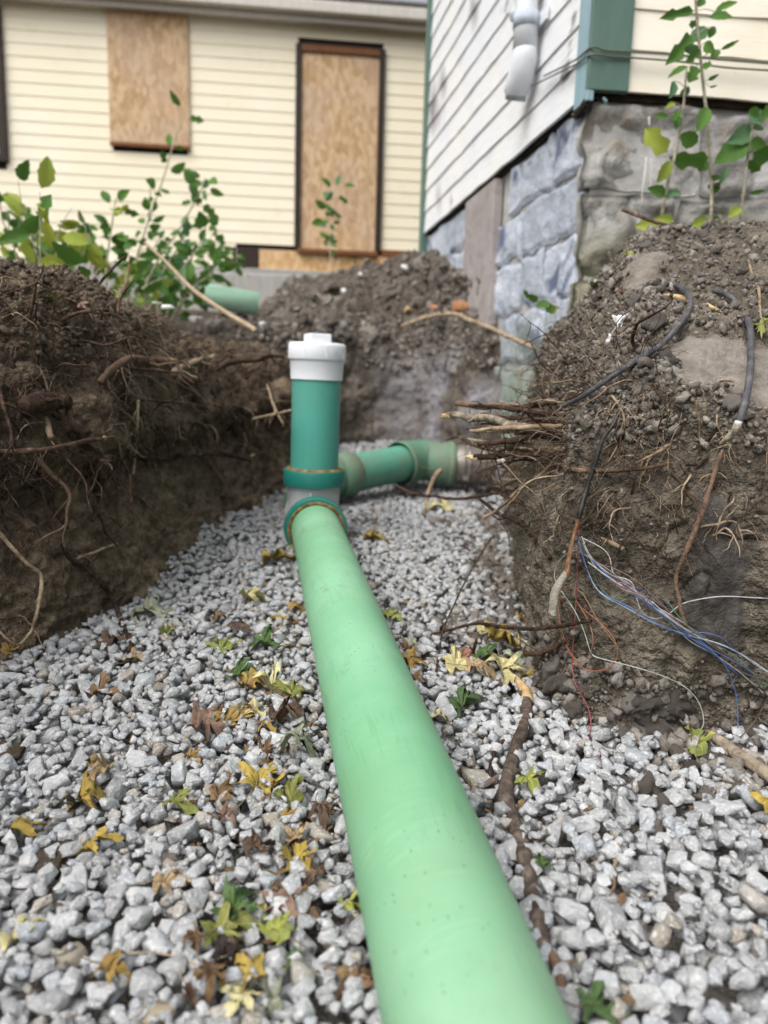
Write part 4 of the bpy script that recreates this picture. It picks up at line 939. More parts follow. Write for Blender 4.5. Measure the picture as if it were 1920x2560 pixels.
def stick(name, label, cat, pts, rpx, mat, off=.008, group=None, cut=None, parent=None, bumpy=.35, sides=9, seed=None, wob=.0):
    A = pts3(pts, off); dep = np.mean((A - CAMP) @ FW); r = np.atleast_1d(np.asarray(rpx, float)) * dep / FPX
    L_ = np.linalg.norm(np.diff(A, axis=0), axis=1).sum(); n = int(np.clip(L_ / max(r.mean() * .9, .0025), 10, 90))
    path = catmull(A, n); sd = seed if seed is not None else random.randint(1, 900)
    w = wob or r.mean() * .8
    path += np.stack([pn(path, 22, sd + k) for k in range(3)], 1) * w
    V, F = tube(path, r, sides, bumpy, sd)
    if name == 'root' and r.mean() < .03:                # rootlets forking off
        mb = MB().add(V, F); rg = np.random.default_rng(sd)
        for _ in range(int(rg.integers(2, 6))):
            j = int(rg.integers(2, n - 2)); d2 = norm(path[j + 1] - path[j] + rg.normal(0, .8, 3)); q = [path[j]]; L2 = rg.uniform(.03, .11)
            for i in range(6): d2 = norm(d2 + rg.normal(0, .3, 3) + np.array([0, 0, -.15])); q.append(q[-1] + d2 * L2 / 6)
            mb.add(*tube(q, [r.mean() * .35, r.mean() * .25, r.mean() * .08], 5, .3, 2, 14))
        V, F = mb.get()
    if parent is not None: o = part(name, V, F, mat, parent, True)
    else: o = tag(obj(name, V, F, mat, True), label, cat, group)
    if cut is not None:                                  # splintered pale end (0 = start, 1 = end)
        e = path[-1] if cut else path[0]; d_ = norm(path[-1] - path[-3]) if cut else norm(path[0] - path[2]); rr = r[-1] if cut else r[0]
        mb = MB()
        for k in range(4):
            o2 = RNG.normal(0, .35, 3) * rr; mb.add(*tube([e - d_ * rr * 1.6 + o2, e + d_ * rr * .8 + o2, e + d_ * rr * RNG.uniform(1.6, 3.4) + o2 * 1.5], [rr * .75, rr * .6, rr * .1], 6, .3, k))
        part('splintered_end', *mb.get(), M_WOODCUT, o, True)
    return o
ROOTS = [
 ('thick reddish root lying across the dark bank, snapped pale at its tip', [(-30, 1130), (0, 1128), (72, 1128), (145, 1118), (208, 1104), (262, 1096)], [8, 7, 7, 6.5, 5], M_BARK_R, [.05, .07, .06], 1),
 ('crooked stout brown root with a sawn end poking from the dark bank', [(250, 955), (280, 925), (304, 906), (330, 896), (373, 899), (421, 899)], [7, 8.5, 9, 8.5, 8], M_BARK_R, [.02, .06, .08], 1),
 ('long root reaching from the dark bank to the white cleanout cap', [(470, 955), (534, 925), (590, 904, 2.72), (642, 899, 2.75), (686, 889, 2.78), (712, 892, 2.8)], [8, 8, 7, 5, 4], M_BARK_D, .04, None),
 ('level root with a forked pale tip low on the dark bank near the riser', [(335, 1142), (425, 1145), (469, 1136), (555, 1136), (603, 1145), (626, 1141)], [7, 6.5, 6, 5.5], M_BARK_D, [.03, .05, .08, .1], 1),
 ('dark root hanging down the dark bank below the reddish root', [(169, 1012), (174, 1043), (187, 1069), (217, 1099), (243, 1129), (252, 1177), (258, 1220), (247, 1265), (233, 1303)], [8, 8, 7, 7, 6, 4], M_BARK_D, .014, None),
 ('bare tan root dangling in a hook at the foot of the dark bank', [(-15, 1320), (0, 1336), (33, 1374), (71, 1412), (103, 1439), (101, 1493), (87, 1547), (76, 1580), (41, 1612), (0, 1580)], [6, 5, 5, 4, 3], M_BARK_P, .035, None),
 ('dark root running from the bank down into the gravel', [(155, 1363), (179, 1401), (217, 1422), (255, 1455), (282, 1498), (304, 1553), (325, 1601), (326, 1634)], [5, 6, 6, 7, 8], M_BARK_D, .02, None),
 ('short thick twisted root low on the dark bank face', [(130, 1228), (128, 1260), (146, 1287), (168, 1322)], [7, 8, 7, 5], M_BARK_D, .016, None),
 ('pale torn root end sticking from the lower dark bank', [(190, 1397), (239, 1380), (296, 1356)], [4, 3.5, 2.5], M_BARK_P, [.0, .03, .06], None),
 ('big dark stump of root in the middle of the root mat', [(60, 1022), (95, 1008), (140, 998), (172, 1000)], [24, 27, 25, 17], M_BARK_D, .03, None),
 ('stubby pale tipped root under the dark stump', [(114, 1046), (122, 1070), (131, 1097)], [8, 8, 7], M_BARK_P, [.02, .05], None),
 ('split pale root above the long root of the dark bank', [(430, 932), (477, 906), (534, 891)], [7, 7, 5], M_BARK_P, [.02, .05], None),
 ('thin crooked twig hanging beside the teal riser', [(668, 962, 2.55), (686, 1017, 2.5), (707, 1060, 2.47)], [3, 3.5, 3], M_BARK_P, 0, None),
 ('thin twig crossing in front of the teal riser edge', [(634, 1047, 2.5), (677, 1038, 2.4), (729, 1026, 2.31)], [3.5, 3.5, 3], M_BARK_P, 0, None),
 ('slim upright root on the dark bank below the straw tuft', [(334, 1186), (338, 1120), (343, 1060), (345, 1000)], [4, 4, 3.5, 3.5], M_BARK_P, .025, None),
 ('short dark root slanting down near the forked pale tip', [(518, 1150), (543, 1182), (560, 1208)], [6, 5.5, 5], M_BARK_R, [.03, .06], None),
 ('grey split branch end jutting from the grey bank over the trench', [(1116, 1036, 1.78), (1164, 1041, 1.74), (1225, 1045, 1.68), (1273, 1062, 1.63), (1321, 1071, 1.58), (1400, 1076, 1.5)], [7, 10, 10, 11, 11, 12], M_BARK_G, 0, 0),
 ('brown branch with ochre rotten end above the grey split branch', [(1140, 1012, 1.86), (1200, 1015, 1.82), (1273, 1016, 1.76), (1333, 1012, 1.68), (1390, 1003, 1.6)], [7, 9, 8, 8, 8], M_BARK_R, 0, None),
 ('dark root climbing from the branches to the black cable', [(1292, 1028, 1.7), (1333, 1011, 1.64), (1381, 980), (1430, 955), (1463, 939)], [5, 7, 8, 7, 6], M_BARK_D, .02, None),
 ('dark bent branch just below the grey split branch', [(1196, 1112, 1.7), (1249, 1105, 1.66), (1309, 1095, 1.6), (1357, 1081, 1.54), (1405, 1082, 1.48)], [6, 8, 8, 7, 7], M_BARK_D, 0, None),
 ('thin wavy root over the steel coupling', [(1116, 1100, 1.9), (1147, 1093, 1.86), (1176, 1110, 1.82), (1213, 1122, 1.78), (1244, 1129, 1.72), (1268, 1124, 1.7), (1321, 1129, 1.62), (1390, 1131, 1.5)], [3, 4, 4, 4.5, 4], M_BARK_R, 0, None),
 ('cut root with a pale round end above the steel coupling', [(1186, 1143, 1.72), (1237, 1141, 1.68), (1273, 1136, 1.64), (1331, 1137, 1.57), (1395, 1140, 1.48)], [8, 8, 7, 6, 6], M_BARK_D, 0, 0),
 ('long reddish root running along the face of the grey bank', [(1309, 1155), (1369, 1160), (1405, 1165), (1445, 1177), (1500, 1177), (1560, 1176), (1669, 1161)], [5, 6, 6, 6, 5, 4], M_BARK_R, .025, None),
 ('pale straight root slanting down from the grey bank edge', [(1210, 1295, 1.72), (1249, 1271, 1.7), (1297, 1225, 1.64), (1335, 1199, 1.58), (1378, 1163, 1.5)], [4, 4, 4.5, 4.5, 4], M_BARK_P, 0, None),
 ('dark forked root bending down along the grey bank side', [(1200, 1248, 1.85), (1243, 1282, 1.78), (1317, 1317), (1374, 1395)], [4, 6, 6, 5], M_BARK_D, .02, None),
 ('thin root arching over the gravel below the coupling', [(986, 1214, 2.5), (1040, 1235, 2.4), (1080, 1240, 2.3), (1140, 1247, 2.2), (1200, 1240, 2.05), (1261, 1230, 1.9), (1297, 1218, 1.8)], [4, 4, 4, 3.5, 3.5], M_BARK_D, 0, None),
 ('upright bent twig standing in the gravel in front of the elbow', [(1103, 1172, 2.5), (1085, 1195, 2.5), (1069, 1242, 2.48), (1060, 1290, 2.44)], [5, 7, 5, 4], M_BARK_P, 0, None),
 ('long dark stick leaning from gravel to the grey bank corner', [(1076, 1588), (1187, 1559, 1.62), (1251, 1567, 1.5), (1360, 1571, 1.34), (1478, 1551)], [3, 5, 5, 4.5, 4], M_BARK_D, .03, None),
 ('crooked dark root low at the grey bank corner', [(1313, 1638, 1.38), (1345, 1632, 1.33), (1387, 1618), (1420, 1600)], [6, 7, 6, 5], M_BARK_D, .02, None),
 ('thin arching twig over the gravel right of the pipe', [(1229, 1343, 1.9), (1175, 1432, 1.85), (1116, 1554, 1.65), (1099, 1622), (1090, 1685)], [2, 2.2, 2.5, 2.5], M_BARK_D, .02, None),
 ('long reddish root hanging over the smooth dark smear of the grey bank', [(1808, 1126), (1777, 1213), (1755, 1282), (1716, 1378), (1690, 1447), (1699, 1504), (1716, 1565)], [5, 6, 7, 6, 5, 5, 6], M_BARK_R, .02, None),
 ('golden torn root on the upper grey bank face', [(1672, 1112), (1640, 1133), (1590, 1157)], [5, 4, 2], M_BARK_P, .03, None),
 ('pale curled rootlet stub in the grey bank above the white wire', [(1504, 1345), (1530, 1357), (1560, 1372)], [3, 6, 5], M_BARK_P, .02, None),
 ('curved bare root bending over the far spoil mound', [(1005, 815, 3.7), (1060, 795, 3.65), (1130, 785, 3.5), (1190, 806, 3.3), (1290, 850, 2.9), (1340, 872, 2.6)], [5, 6, 6, 6, 5, 4], M_BARK_P, 0, None),
]
for lab, pts, r_, m_, off, cut in ROOTS:
    stick('root', lab, 'root', pts, r_, m_, off, 'roots sticking from the trench banks', cut)
STICKS = [
 ('branch', 'thick dark bark branch lying on the gravel right of the pipe', 'branch', [(1310, 1735), (1318, 1770), (1312, 1810), (1293, 1861), (1275, 1923), (1264, 1984), (1281, 2046), (1306, 2120), (1324, 2200), (1343, 2292), (1361, 2372)], [17, 18, 18, 19, 18, 17, 15], M_BARK_S, .014),
 ('branch', 'peeled pale end of branch beside cream maple leaves', 'branch', [(1272, 1680), (1295, 1704), (1314, 1730), (1318, 1752)], [6, 9, 14, 15], M_WOODCUT, .02),
 ('twig', 'thin dark side twig curving off the thick branch', 'twig', [(1300, 1837), (1266, 1850), (1244, 1865), (1226, 1923), (1235, 1978)], [6, 6, 5, 5, 3], M_BARK_D, .012),
 ('twig', 'short stub twig left of the thick branch', 'twig', [(1195, 1972), (1225, 1956), (1262, 1936)], [7, 8, 9], M_BARK_S, .012),
 ('branch', 'rotten dark bark piece below the thick branch beside the pipe', 'branch', [(1366, 2370), (1395, 2420), (1402, 2470), (1412, 2530)], [13, 17, 14, 7], M_BARK_R, .012),
 ('log', 'sawn grey log piece at the edge of the spilled soil', 'log', [(1790, 1847), (1822, 1870), (1853, 1892), (1940, 1948)], [15, 16, 16, 17], M_BARK_G, .012),
 ('root_piece', 'bare tan root piece lying on the gravel right of the branch', 'root', [(1527, 2077), (1549, 2126), (1533, 2175), (1537, 2212), (1524, 2237)], [4, 5, 5, 4, 3], M_BARK_P, .01),
 ('twig', 'brown bark strip on the gravel left of the near pipe end', 'twig', [(872, 2436), (850, 2480), (828, 2528)], [9, 10, 8], M_BARK_R, .012),
 ('twig', 'long thin dry stalk across the gravel left of the pipe', 'twig', [(240, 1912), (330, 1902), (420, 1890), (495, 1861), (560, 1835)], [2.4, 2.6, 2.4, 2], M_BARK_D, .008),
 ('twig', 'thin black twig on the gravel left of the far pipe', 'twig', [(438, 1550), (442, 1590), (470, 1625), (492, 1648)], [2.5, 3, 3], M_BARK_D, .01),
 ('twig', 'thin dark stem along the far left gravel', 'twig', [(0, 2212), (50, 2222), (120, 2220), (190, 2224)], [2, 2.2, 2], M_BARK_D, .008),
 ('twig', 'pale bowed leaf stalk on the near gravel', 'twig', [(240, 2404), (300, 2388), (370, 2382), (440, 2392), (500, 2414)], [2.5, 2.5, 2.5], M_BARK_P, .012),
 ('twig', 'forked dark twig beside the yellow leaves left of the pipe', 'twig', [(620, 1717), (660, 1700), (705, 1665)], [2.4, 3, 2.4], M_BARK_D, .01),
 ('twig', 'dark twig standing among the leaves right of the pipe', 'twig', [(1165, 1672), (1180, 1640), (1192, 1598, 1.5)], [4, 5, 4], M_BARK_D, .012),
 ('stake', 'grey weathered wooden peg stuck in the top of the dark bank', 'stake', [(100, 722), (100, 695), (101, 668)], [7, 7, 7], M_BARK_G, .02),
 ('twig', 'black twig rising from the crest of the dark bank', 'twig', [(228, 742), (250, 708, 2.2), (275, 678, 2.2), (311, 642, 2.2)], [3, 4, 4, 3], M_BARK_D, .01),
 ('twig', 'pale upright stalk behind the crest of the dark bank', 'twig', [(302, 735, 2.5), (314, 715, 2.5), (320, 685, 2.5), (325, 640, 2.5)], [4, 4, 3, 2], M_BARK_P, .0),
 ('twig', 'long bare stem slanting across the green shrubs', 'twig', [(362, 606, 3.6), (420, 660, 3.5), (480, 722, 3.35), (560, 778, 3.2), (640, 826, 3.05)], [3.5, 4.5, 5.5, 6, 6], M_BARK_P, .0),
 ('twig', 'reddish straight twig poking up behind the crumbly spoil', 'twig', [(1556, 524, 2.2), (1610, 545, 2.15), (1680, 568, 2.1), (1722, 585, 2.05)], [4.5, 4.5, 4.5, 4], M_BARK_R, .0),
 ('twig', 'hollow cut stalk in the dark gap by the foundation corner', 'twig', [(1521, 632, 2.2), (1530, 655, 2.18), (1538, 685, 2.15)], [5, 5, 5], M_BARK_S, .0),
 ('twig', 'short brown stick on the spoil below the curled dry leaf', 'twig', [(1480, 757), (1515, 752), (1556, 746)], [6, 6, 5], M_BARK_S, .008),
 ('root_piece', 'branched pale rootlet on the spoil at the far edge', 'root', [(1870, 650), (1882, 690), (1896, 720), (1900, 770), (1905, 815)], [3, 4, 4, 3, 2], M_BARK_P, .008),
 ('wood_chip', 'split yellow wood chip beside the bent grey hose', 'wood chip', [(1660, 738), (1690, 745), (1722, 747)], [4, 9, 7], M_WOODCUT, .008),
 ('wood_chip', 'slim yellow wood splinter between the two hoses', 'wood chip', [(1768, 760), (1785, 772), (1803, 780)], [4, 5, 2], M_WOODCUT, .008),
]
for nm, lab, cat, pts, r_, m_, off in STICKS:
    o_ = stick(nm, lab, cat, pts, r_, m_, off, None, 0 if nm == 'log' else None, bumpy=.06, wob=.0012, sides=12 if max(r_) > 10 else 8)

br_ = random.Random(77)
for k in range(16):                                      # splintered bundle over the branch pipe: parts of the bank
    y0 = br_.uniform(985, 1105); x0 = br_.uniform(1165, 1290); y1 = y0 + br_.uniform(-25, 35); Yt_ = br_.uniform(1.62, 1.85); rr = br_.uniform(2.5, 6.5)
    pts = [(x0, y0, Yt_), (x0 + (1400 - x0) * .35, y0 + (y1 - y0) * .2 + br_.uniform(-10, 10), Yt_ - (Yt_ - 1.5) * .35), (x0 + (1400 - x0) * .7, y0 + (y1 - y0) * .6 + br_.uniform(-8, 8), Yt_ - (Yt_ - 1.5) * .7), (1410, y1, 1.48)]
    stick('root', None, None, pts, [rr * .7, rr, rr, rr * .9], br_.choice([M_BARK_D, M_BARK_G, M_BARK_R, M_BARK_P]), 0, parent=bank_r, seed=k + 300)
# medium roots: parts of the banks
def bank_roots(bank, V, nrm, cond, n, mat, lo, hi, rlo, rhi, droop, seed, out=.5):
    r = np.random.default_rng(seed); pp, nn = pick_surface(V, nrm, cond, n)
    for p0, n0 in zip(pp, nn):
        L_ = r.uniform(lo, hi); k = 8; d_ = norm(n0 * out + r.normal(0, .55, 3)); path = [p0 - d_ * .02]
        for i in range(k):
            d_ = norm(d_ + r.normal(0, .28, 3) + np.array([0, 0, -droop])); path.append(path[-1] + d_ * L_ / k)
        rr = r.uniform(rlo, rhi); mb = MB().add(*tube(path, [rr, rr * .8, rr * .6, rr * .2], 6, .45, int(r.integers(1, 99)), 22))
        for _ in range(int(r.integers(1, 4))):           # forks
            j = int(r.integers(2, k)); d2 = norm(path[j] - path[j - 1] + r.normal(0, .7, 3)); q = [path[j]]
            for i in range(5): d2 = norm(d2 + r.normal(0, .3, 3) + np.array([0, 0, -droop])); q.append(q[-1] + d2 * L_ * r.uniform(.05, .11))
            mb.add(*tube(q, [rr * .5, rr * .4, rr * .12], 5, .3, 2, 12))
        part('root', *mb.get(), mat, bank, True)
bank_roots(bank_l, VL, NL, (VL[:, 2] > .46) & (VL[:, 2] < .84) & (VL[:, 1] > 1.3), 70, M_BARK_R, .10, .28, .0026, .0075, .10, 31, .8)
bank_roots(bank_l, VL, NL, (VL[:, 2] > .46) & (VL[:, 2] < .80) & (VL[:, 1] > 1.3), 70, M_BARK_D, .08, .24, .002, .006, .14, 38, .8)
bank_roots(bank_l, VL, NL, (VL[:, 2] > .5) & (VL[:, 2] < .92) & (VL[:, 1] > 1.3), 75, M_BARK_P, .05, .17, .0013, .003, .2, 32, .7)
bank_roots(bank_l, VL, NL, (VL[:, 2] > .25) & (VL[:, 2] < .5), 14, M_BARK_D, .05, .16, .0015, .004, .3, 33)
edge = (VR[:, 0] < .50) & (VR[:, 2] > .40)
bank_roots(bank_r, VR, NR, edge & (VR[:, 2] < .85) & (VR[:, 1] > 1.4), 46, M_BARK_D, .07, .22, .0015, .0045, .04, 34, 1.2)
bank_roots(bank_r, VR, NR, edge & (VR[:, 2] < .9) & (VR[:, 1] > 1.3), 34, M_BARK_P, .06, .18, .0012, .003, .08, 35, 1.2)
front = (VR[:, 1] < 1.45) & (VR[:, 2] > .48) & (VR[:, 2] < .74) & (VR[:, 0] > .38) & (VR[:, 0] < .9)
bank_roots(bank_r, VR, NR, front, 42, M_BARK_P, .05, .14, .0011, .0028, .35, 36, .35)
bank_roots(bank_r, VR, NR, front, 30, M_BARK_D, .06, .16, .0012, .0032, .35, 37, .35)
# the finest roots nobody could count
def fine(name, V, nrm, cond, n, mat, parent, lo, hi, rad, droop, seed, out=.45, curl=.35):
    r = np.random.default_rng(seed); p0, n0 = pick_surface(V, nrm, cond, n); n = len(p0); k = 11
    d_ = n0 * out + r.normal(0, .6, (n, 3)); d_ /= np.linalg.norm(d_, axis=1)[:, None]; L_ = r.uniform(lo, hi, n) / k
    path = np.zeros((n, k, 3)); path[:, 0] = p0 - n0 * .012; cv = r.normal(0, .16, (n, 3))
    for i in range(1, k):
        d_ = d_ + r.normal(0, curl, (n, 3)) + cv; d_[:, 2] -= droop; d_ /= np.linalg.norm(d_, axis=1)[:, None]; path[:, i] = path[:, i - 1] + d_ * L_[:, None]
    T = np.gradient(path, axis=1); T /= np.linalg.norm(T, axis=2)[:, :, None] + 1e-9
    e1 = np.cross(T, np.array([.31, .53, .79])); e1 /= np.linalg.norm(e1, axis=2)[:, :, None] + 1e-9; e2 = np.cross(T, e1)
    rr = rad * np.exp(r.normal(0, .35, n))[:, None] * np.linspace(1, .45, k)[None]; s = 3; a = np.arange(s) * 2 * pi / s
    W = path[:, :, None] + rr[:, :, None, None] * (np.cos(a)[None, None, :, None] * e1[:, :, None] + np.sin(a)[None, None, :, None] * e2[:, :, None])
    i, j = np.meshgrid(np.arange(k - 1), np.arange(s), indexing='ij'); i = i.ravel(); j = j.ravel(); j2 = (j + 1) % s
    F = np.stack([i * s + j, i * s + j2, (i + 1) * s + j2, (i + 1) * s + j], 1)
    FF = (F[None] + (np.arange(n) * k * s)[:, None, None]).reshape(-1, 4)
    o = link(name, mesh(name, W.reshape(-1, 3), FF, True), mat); o.parent = parent; o['kind'] = 'stuff'
fine('fine_roots', VL, NL, (VL[:, 2] > .46) & (VL[:, 2] < .90), 4200, M_FINE_D, bank_l, .04, .16, .0009, .10, 41)
fine('fine_roots', VL, NL, (VL[:, 2] > .48) & (VL[:, 2] < .95), 1500, M_FINE_P, bank_l, .04, .13, .0008, .14, 42)
sxL, syL, _ = project(VL)
fine('straw_tuft', VL, NL, (np.abs(sxL - 300 - (syL - 780) * .25) < 55) & (syL > 730) & (syL < 990) & (VL[:, 2] > .6), 420, M_FINE_P, bank_l, .08, .2, .0009, .45, 43, .5, .22)
fine('fine_roots', VL, NL, (VL[:, 2] > .2) & (VL[:, 2] < .48), 260, M_FINE_D, bank_l, .04, .14, .0007, .3, 44)
fine('fine_roots', VR, NR, edge & (VR[:, 2] < .9), 800, M_FINE_D, bank_r, .05, .16, .0007, .04, 45, .9, .2)
fine('fine_roots', VR, NR, edge & (VR[:, 2] > .5) & (VR[:, 2] < .9), 320, M_FINE_P, bank_r, .04, .14, .0007, .04, 46, .9, .2)
fine('fine_roots', VR, NR, front, 240, M_FINE_P, bank_r, .03, .12, .0008, .3, 47, .3)
fine('fine_roots', VR, NR, (VR[:, 1] < 1.5) & (VR[:, 2] < .72) & (VR[:, 2] > .2) & (VR[:, 0] < .95), 500, M_FINE_D, bank_r, .03, .12, .0006, .3, 48, .3)
fine('fine_roots', VB, NB, (VB[:, 2] > .8) & (VB[:, 2] < 1.2), 300, M_FINE_D, mound, .06, .2, .0014, .1, 49)

# ================================================================== HOSES, CABLE AND ITS COLOURED WIRES
hoseA = [(1643, 714), (1677, 710), (1708, 723), (1725, 747), (1721, 778), (1690, 821), (1656, 860), (1608, 891), (1547, 930), (1478, 977, 1.30), (1443, 999, 1.33), (1408, 1016, 1.38)]
o_ = stick('hose', 'grey rubber hose curving over the spoil down to the branches', 'hose', hoseA, [7, 7.5, 7.5, 7, 7, 6, 5], M_HOSE, [.004, .035, .05, .055, .06, .06, .045], bumpy=.05, sides=14, wob=.0005)
hoseB = [(1784, 726), (1821, 739), (1851, 769), (1873, 812), (1877, 869), (1875, 934), (1864, 999), (1847, 1055)]
o_ = stick('hose', 'second grey hose bending down at the picture edge to a frayed end', 'hose', hoseB, [6, 8, 8, 8, 8, 8, 7], M_HOSE, [.004, .03, .035, .04, .04, .05, .05, .05], bumpy=.05, sides=14, wob=.0005)
A = pts3([(1847, 1053), (1843, 1065)], .05); part('white_ring', *tube(A, .0058, 14), plain('white_tape', 'd8d8d4'), o_, True)
A = pts3([(1844, 1062), (1825, 1090), (1800, 1110)], .05); part('frayed_end', *tube(A, [.0055, .006, .005, .002], 10, .6, 4, 24), M_BARK_G, o_, True)
A = pts3([(1565, 995), (1534, 1060), (1506, 1100), (1490, 1150), (1469, 1217), (1452, 1274), (1447, 1297)], [.012, .02, .03, .035, .04, .045])
cab = empty('telephone_cable', tuple(A[-1]), 'broken black telephone cable with copper shield and loose coloured wires on the grey bank', 'cable')
part('jacket', *tube(A, [.0026, .0034, .0042, .0046, .0046], 14, .04, 3, 60), M_CABLE2, cab, True)
B = np.array([A[-1] + np.array([0, 0, .004])] + [HS(x, y, .05) for x, y in ((1430, 1356), (1408, 1427))]); B[1:, 1] = np.minimum(B[1:, 1], B[0, 1] + .02)
cop = part('copper_shield', *tube(B, [.0045, .0065, .0105], 10, .2, 6, 24, flat=.35), M_COPPER, cab, True)
Cc = np.array([B[-1] + (B[-2] - B[-1]) * .06, P(1390, 1478, B[-1][1]), P(1381, 1536, B[-1][1] + .005)])
part('split_sheath', *tube(Cc, [.009, .0115, .0125], 14, .25, 8, 24, flat=.6), bark('sheath_grey', '6a655c', '8c867a', 'aaa496', 1.5), cab, True)
o12 = (1200, 1100); z6 = .434
WIRES = [
 ('red', 'b8474d', [(570, 470), (565, 640), (555, 850), (545, 1080), (530, 1250), (545, 1400), (620, 1530), (640, 1640), (630, 1740), (690, 1830)]),
 ('white', 'cfd2d0', [(575, 560), (580, 620), (500, 655), (440, 720), (430, 800), (470, 880)]),
 ('white and green', 'c3d0c8', [(470, 870), (520, 945), (560, 1010), (610, 1130), (640, 1230), (700, 1260), (900, 1310), (1130, 1390), (1250, 1490), (1290, 1610), (1270, 1670), (1210, 1700)]),
 ('blue', '3f77bd', [(565, 560), (600, 700), (620, 760), (690, 880), (860, 960), (980, 1040), (1190, 1130), (1330, 1210), (1420, 1310), (1470, 1440), (1485, 1560), (1485, 1690)]),
 ('pale blue', 'a9c0dc', [(568, 590), (630, 780), (700, 890), (860, 975), (1000, 1055), (1200, 1125), (1350, 1165), (1480, 1220), (1580, 1290), (1680, 1350)]),
 ('dark blue', '34508f', [(560, 600), (660, 710), (760, 800), (900, 850), (1010, 910), (1100, 1000)]),
 ('grey white', 'c9cbcc', [(590, 565), (700, 620), (750, 680), (770, 780), (870, 810), (900, 900), (930, 990), (1000, 1030), (1080, 1010), (1150, 950), (1250, 920), (1400, 900), (1560, 908), (1680, 913)]),
 ('brown', '7c5a52', [(545, 900), (550, 840), (570, 780), (650, 720), (760, 735), (900, 810), (1020, 920), (1100, 1000), (1250, 1130), (1400, 1230), (1550, 1330), (1680, 1390)]),
 ('orange', 'b06038', [(485, 800), (455, 980), (465, 1120), (530, 1250), (600, 1320), (700, 1330), (780, 1280), (790, 1190), (740, 1100), (640, 1010), (560, 940), (545, 860)]),
 ('rust', 'a2705a', [(500, 690), (450, 900), (470, 1100), (530, 1240), (590, 1280), (640, 1220), (650, 1130), (620, 1030), (560, 940), (548, 900)]),
 ('tan', '8f7350', [(500, 840), (590, 880), (660, 1010), (760, 1150), (860, 1280), (930, 1390), (1000, 1490), (1025, 1560)]),
 ('white', 'd2d4d2', [(990, 930), (1100, 1030), (1250, 1130), (1400, 1180), (1550, 1260), (1680, 1350)]),
 ('green', '3f7f66', [(580, 570), (620, 690), (680, 830), (740, 900), (800, 915), (860, 910)]),
 ('green', '4d8a72', [(1080, 930), (1180, 1060), (1300, 1150), (1450, 1230), (1560, 1330), (1620, 1400), (1680, 1412)]),
 ('blue', '3e66ab', [(1200, 1120), (1240, 1108), (1350, 1120), (1430, 1170), (1500, 1260)]),
 ('purple grey', '8d7f8e', [(600, 660), (760, 760), (860, 850), (980, 930), (1100, 1030), (1300, 1180), (1420, 1290), (1560, 1360), (1640, 1370)]),
 ('pinkish', 'b08a88', [(640, 690), (720, 760), (850, 860), (960, 920), (1060, 990), (1180, 1080), (1330, 1170), (1480, 1290)]),
 ('brown', '5d4a3e', [(1680, 1440), (1620, 1560), (1560, 1650), (1480, 1730)]),
]
wm = {}
wr = random.Random(5)
for k in range(11):                                      # the rest of the bundle fanning out along the bank
    sx, ex_ = wr.uniform(0, .3), wr.uniform(.45, 1.0); bx = np.array([(575, 560), (640, 690), (760, 790), (900, 880), (1020, 970), (1180, 1090), (1330, 1190), (1480, 1290), (1600, 1370), (1690, 1430)], float)
    bx = catmull(bx, 60)[int(sx * 59):int(ex_ * 59)]; bx = bx[::max(1, len(bx) // 7)]; fan = np.linspace(.2, 1, len(bx))[:, None]
    bx = bx + fan * np.array([wr.uniform(-30, 30), wr.uniform(-70, 60)]) + np.array([[wr.uniform(-14, 14), wr.uniform(-18, 18)] for _ in bx])
    WIRES.append((wr.choice(['white', 'blue', 'grey', 'green', 'pinkish']), wr.choice(['c9cbcc', '3f77bd', '8d7f8e', '4d8a72', 'b08a88', 'cfd2d0', '7c5a52']), [tuple(q) for q in bx]))
for k, (cn, hx, pts) in enumerate(WIRES):
    if hx not in wm: wm[hx] = plain('wire_' + hx, hx, .45)
    sp = [(1200 + x * z6, 1100 + y * z6) for x, y in pts]; A = pts3(sp, [.045, .02 + .004 * (k % 4), .012 + .004 * (k % 5), .008])
    A = catmull(A, len(A) * 6); A[1:-1] = (A[:-2] + A[1:-1] * 2 + A[2:]) / 4; A[2:-2] = (A[:-4] + A[1:-3] + A[2:-2] + A[3:-1] + A[4:]) / 5
    tag(part('wire', *tube(A, .0009, 6, n=len(pts) * 9), wm[hx], cab, True), cn + ' insulated wire')

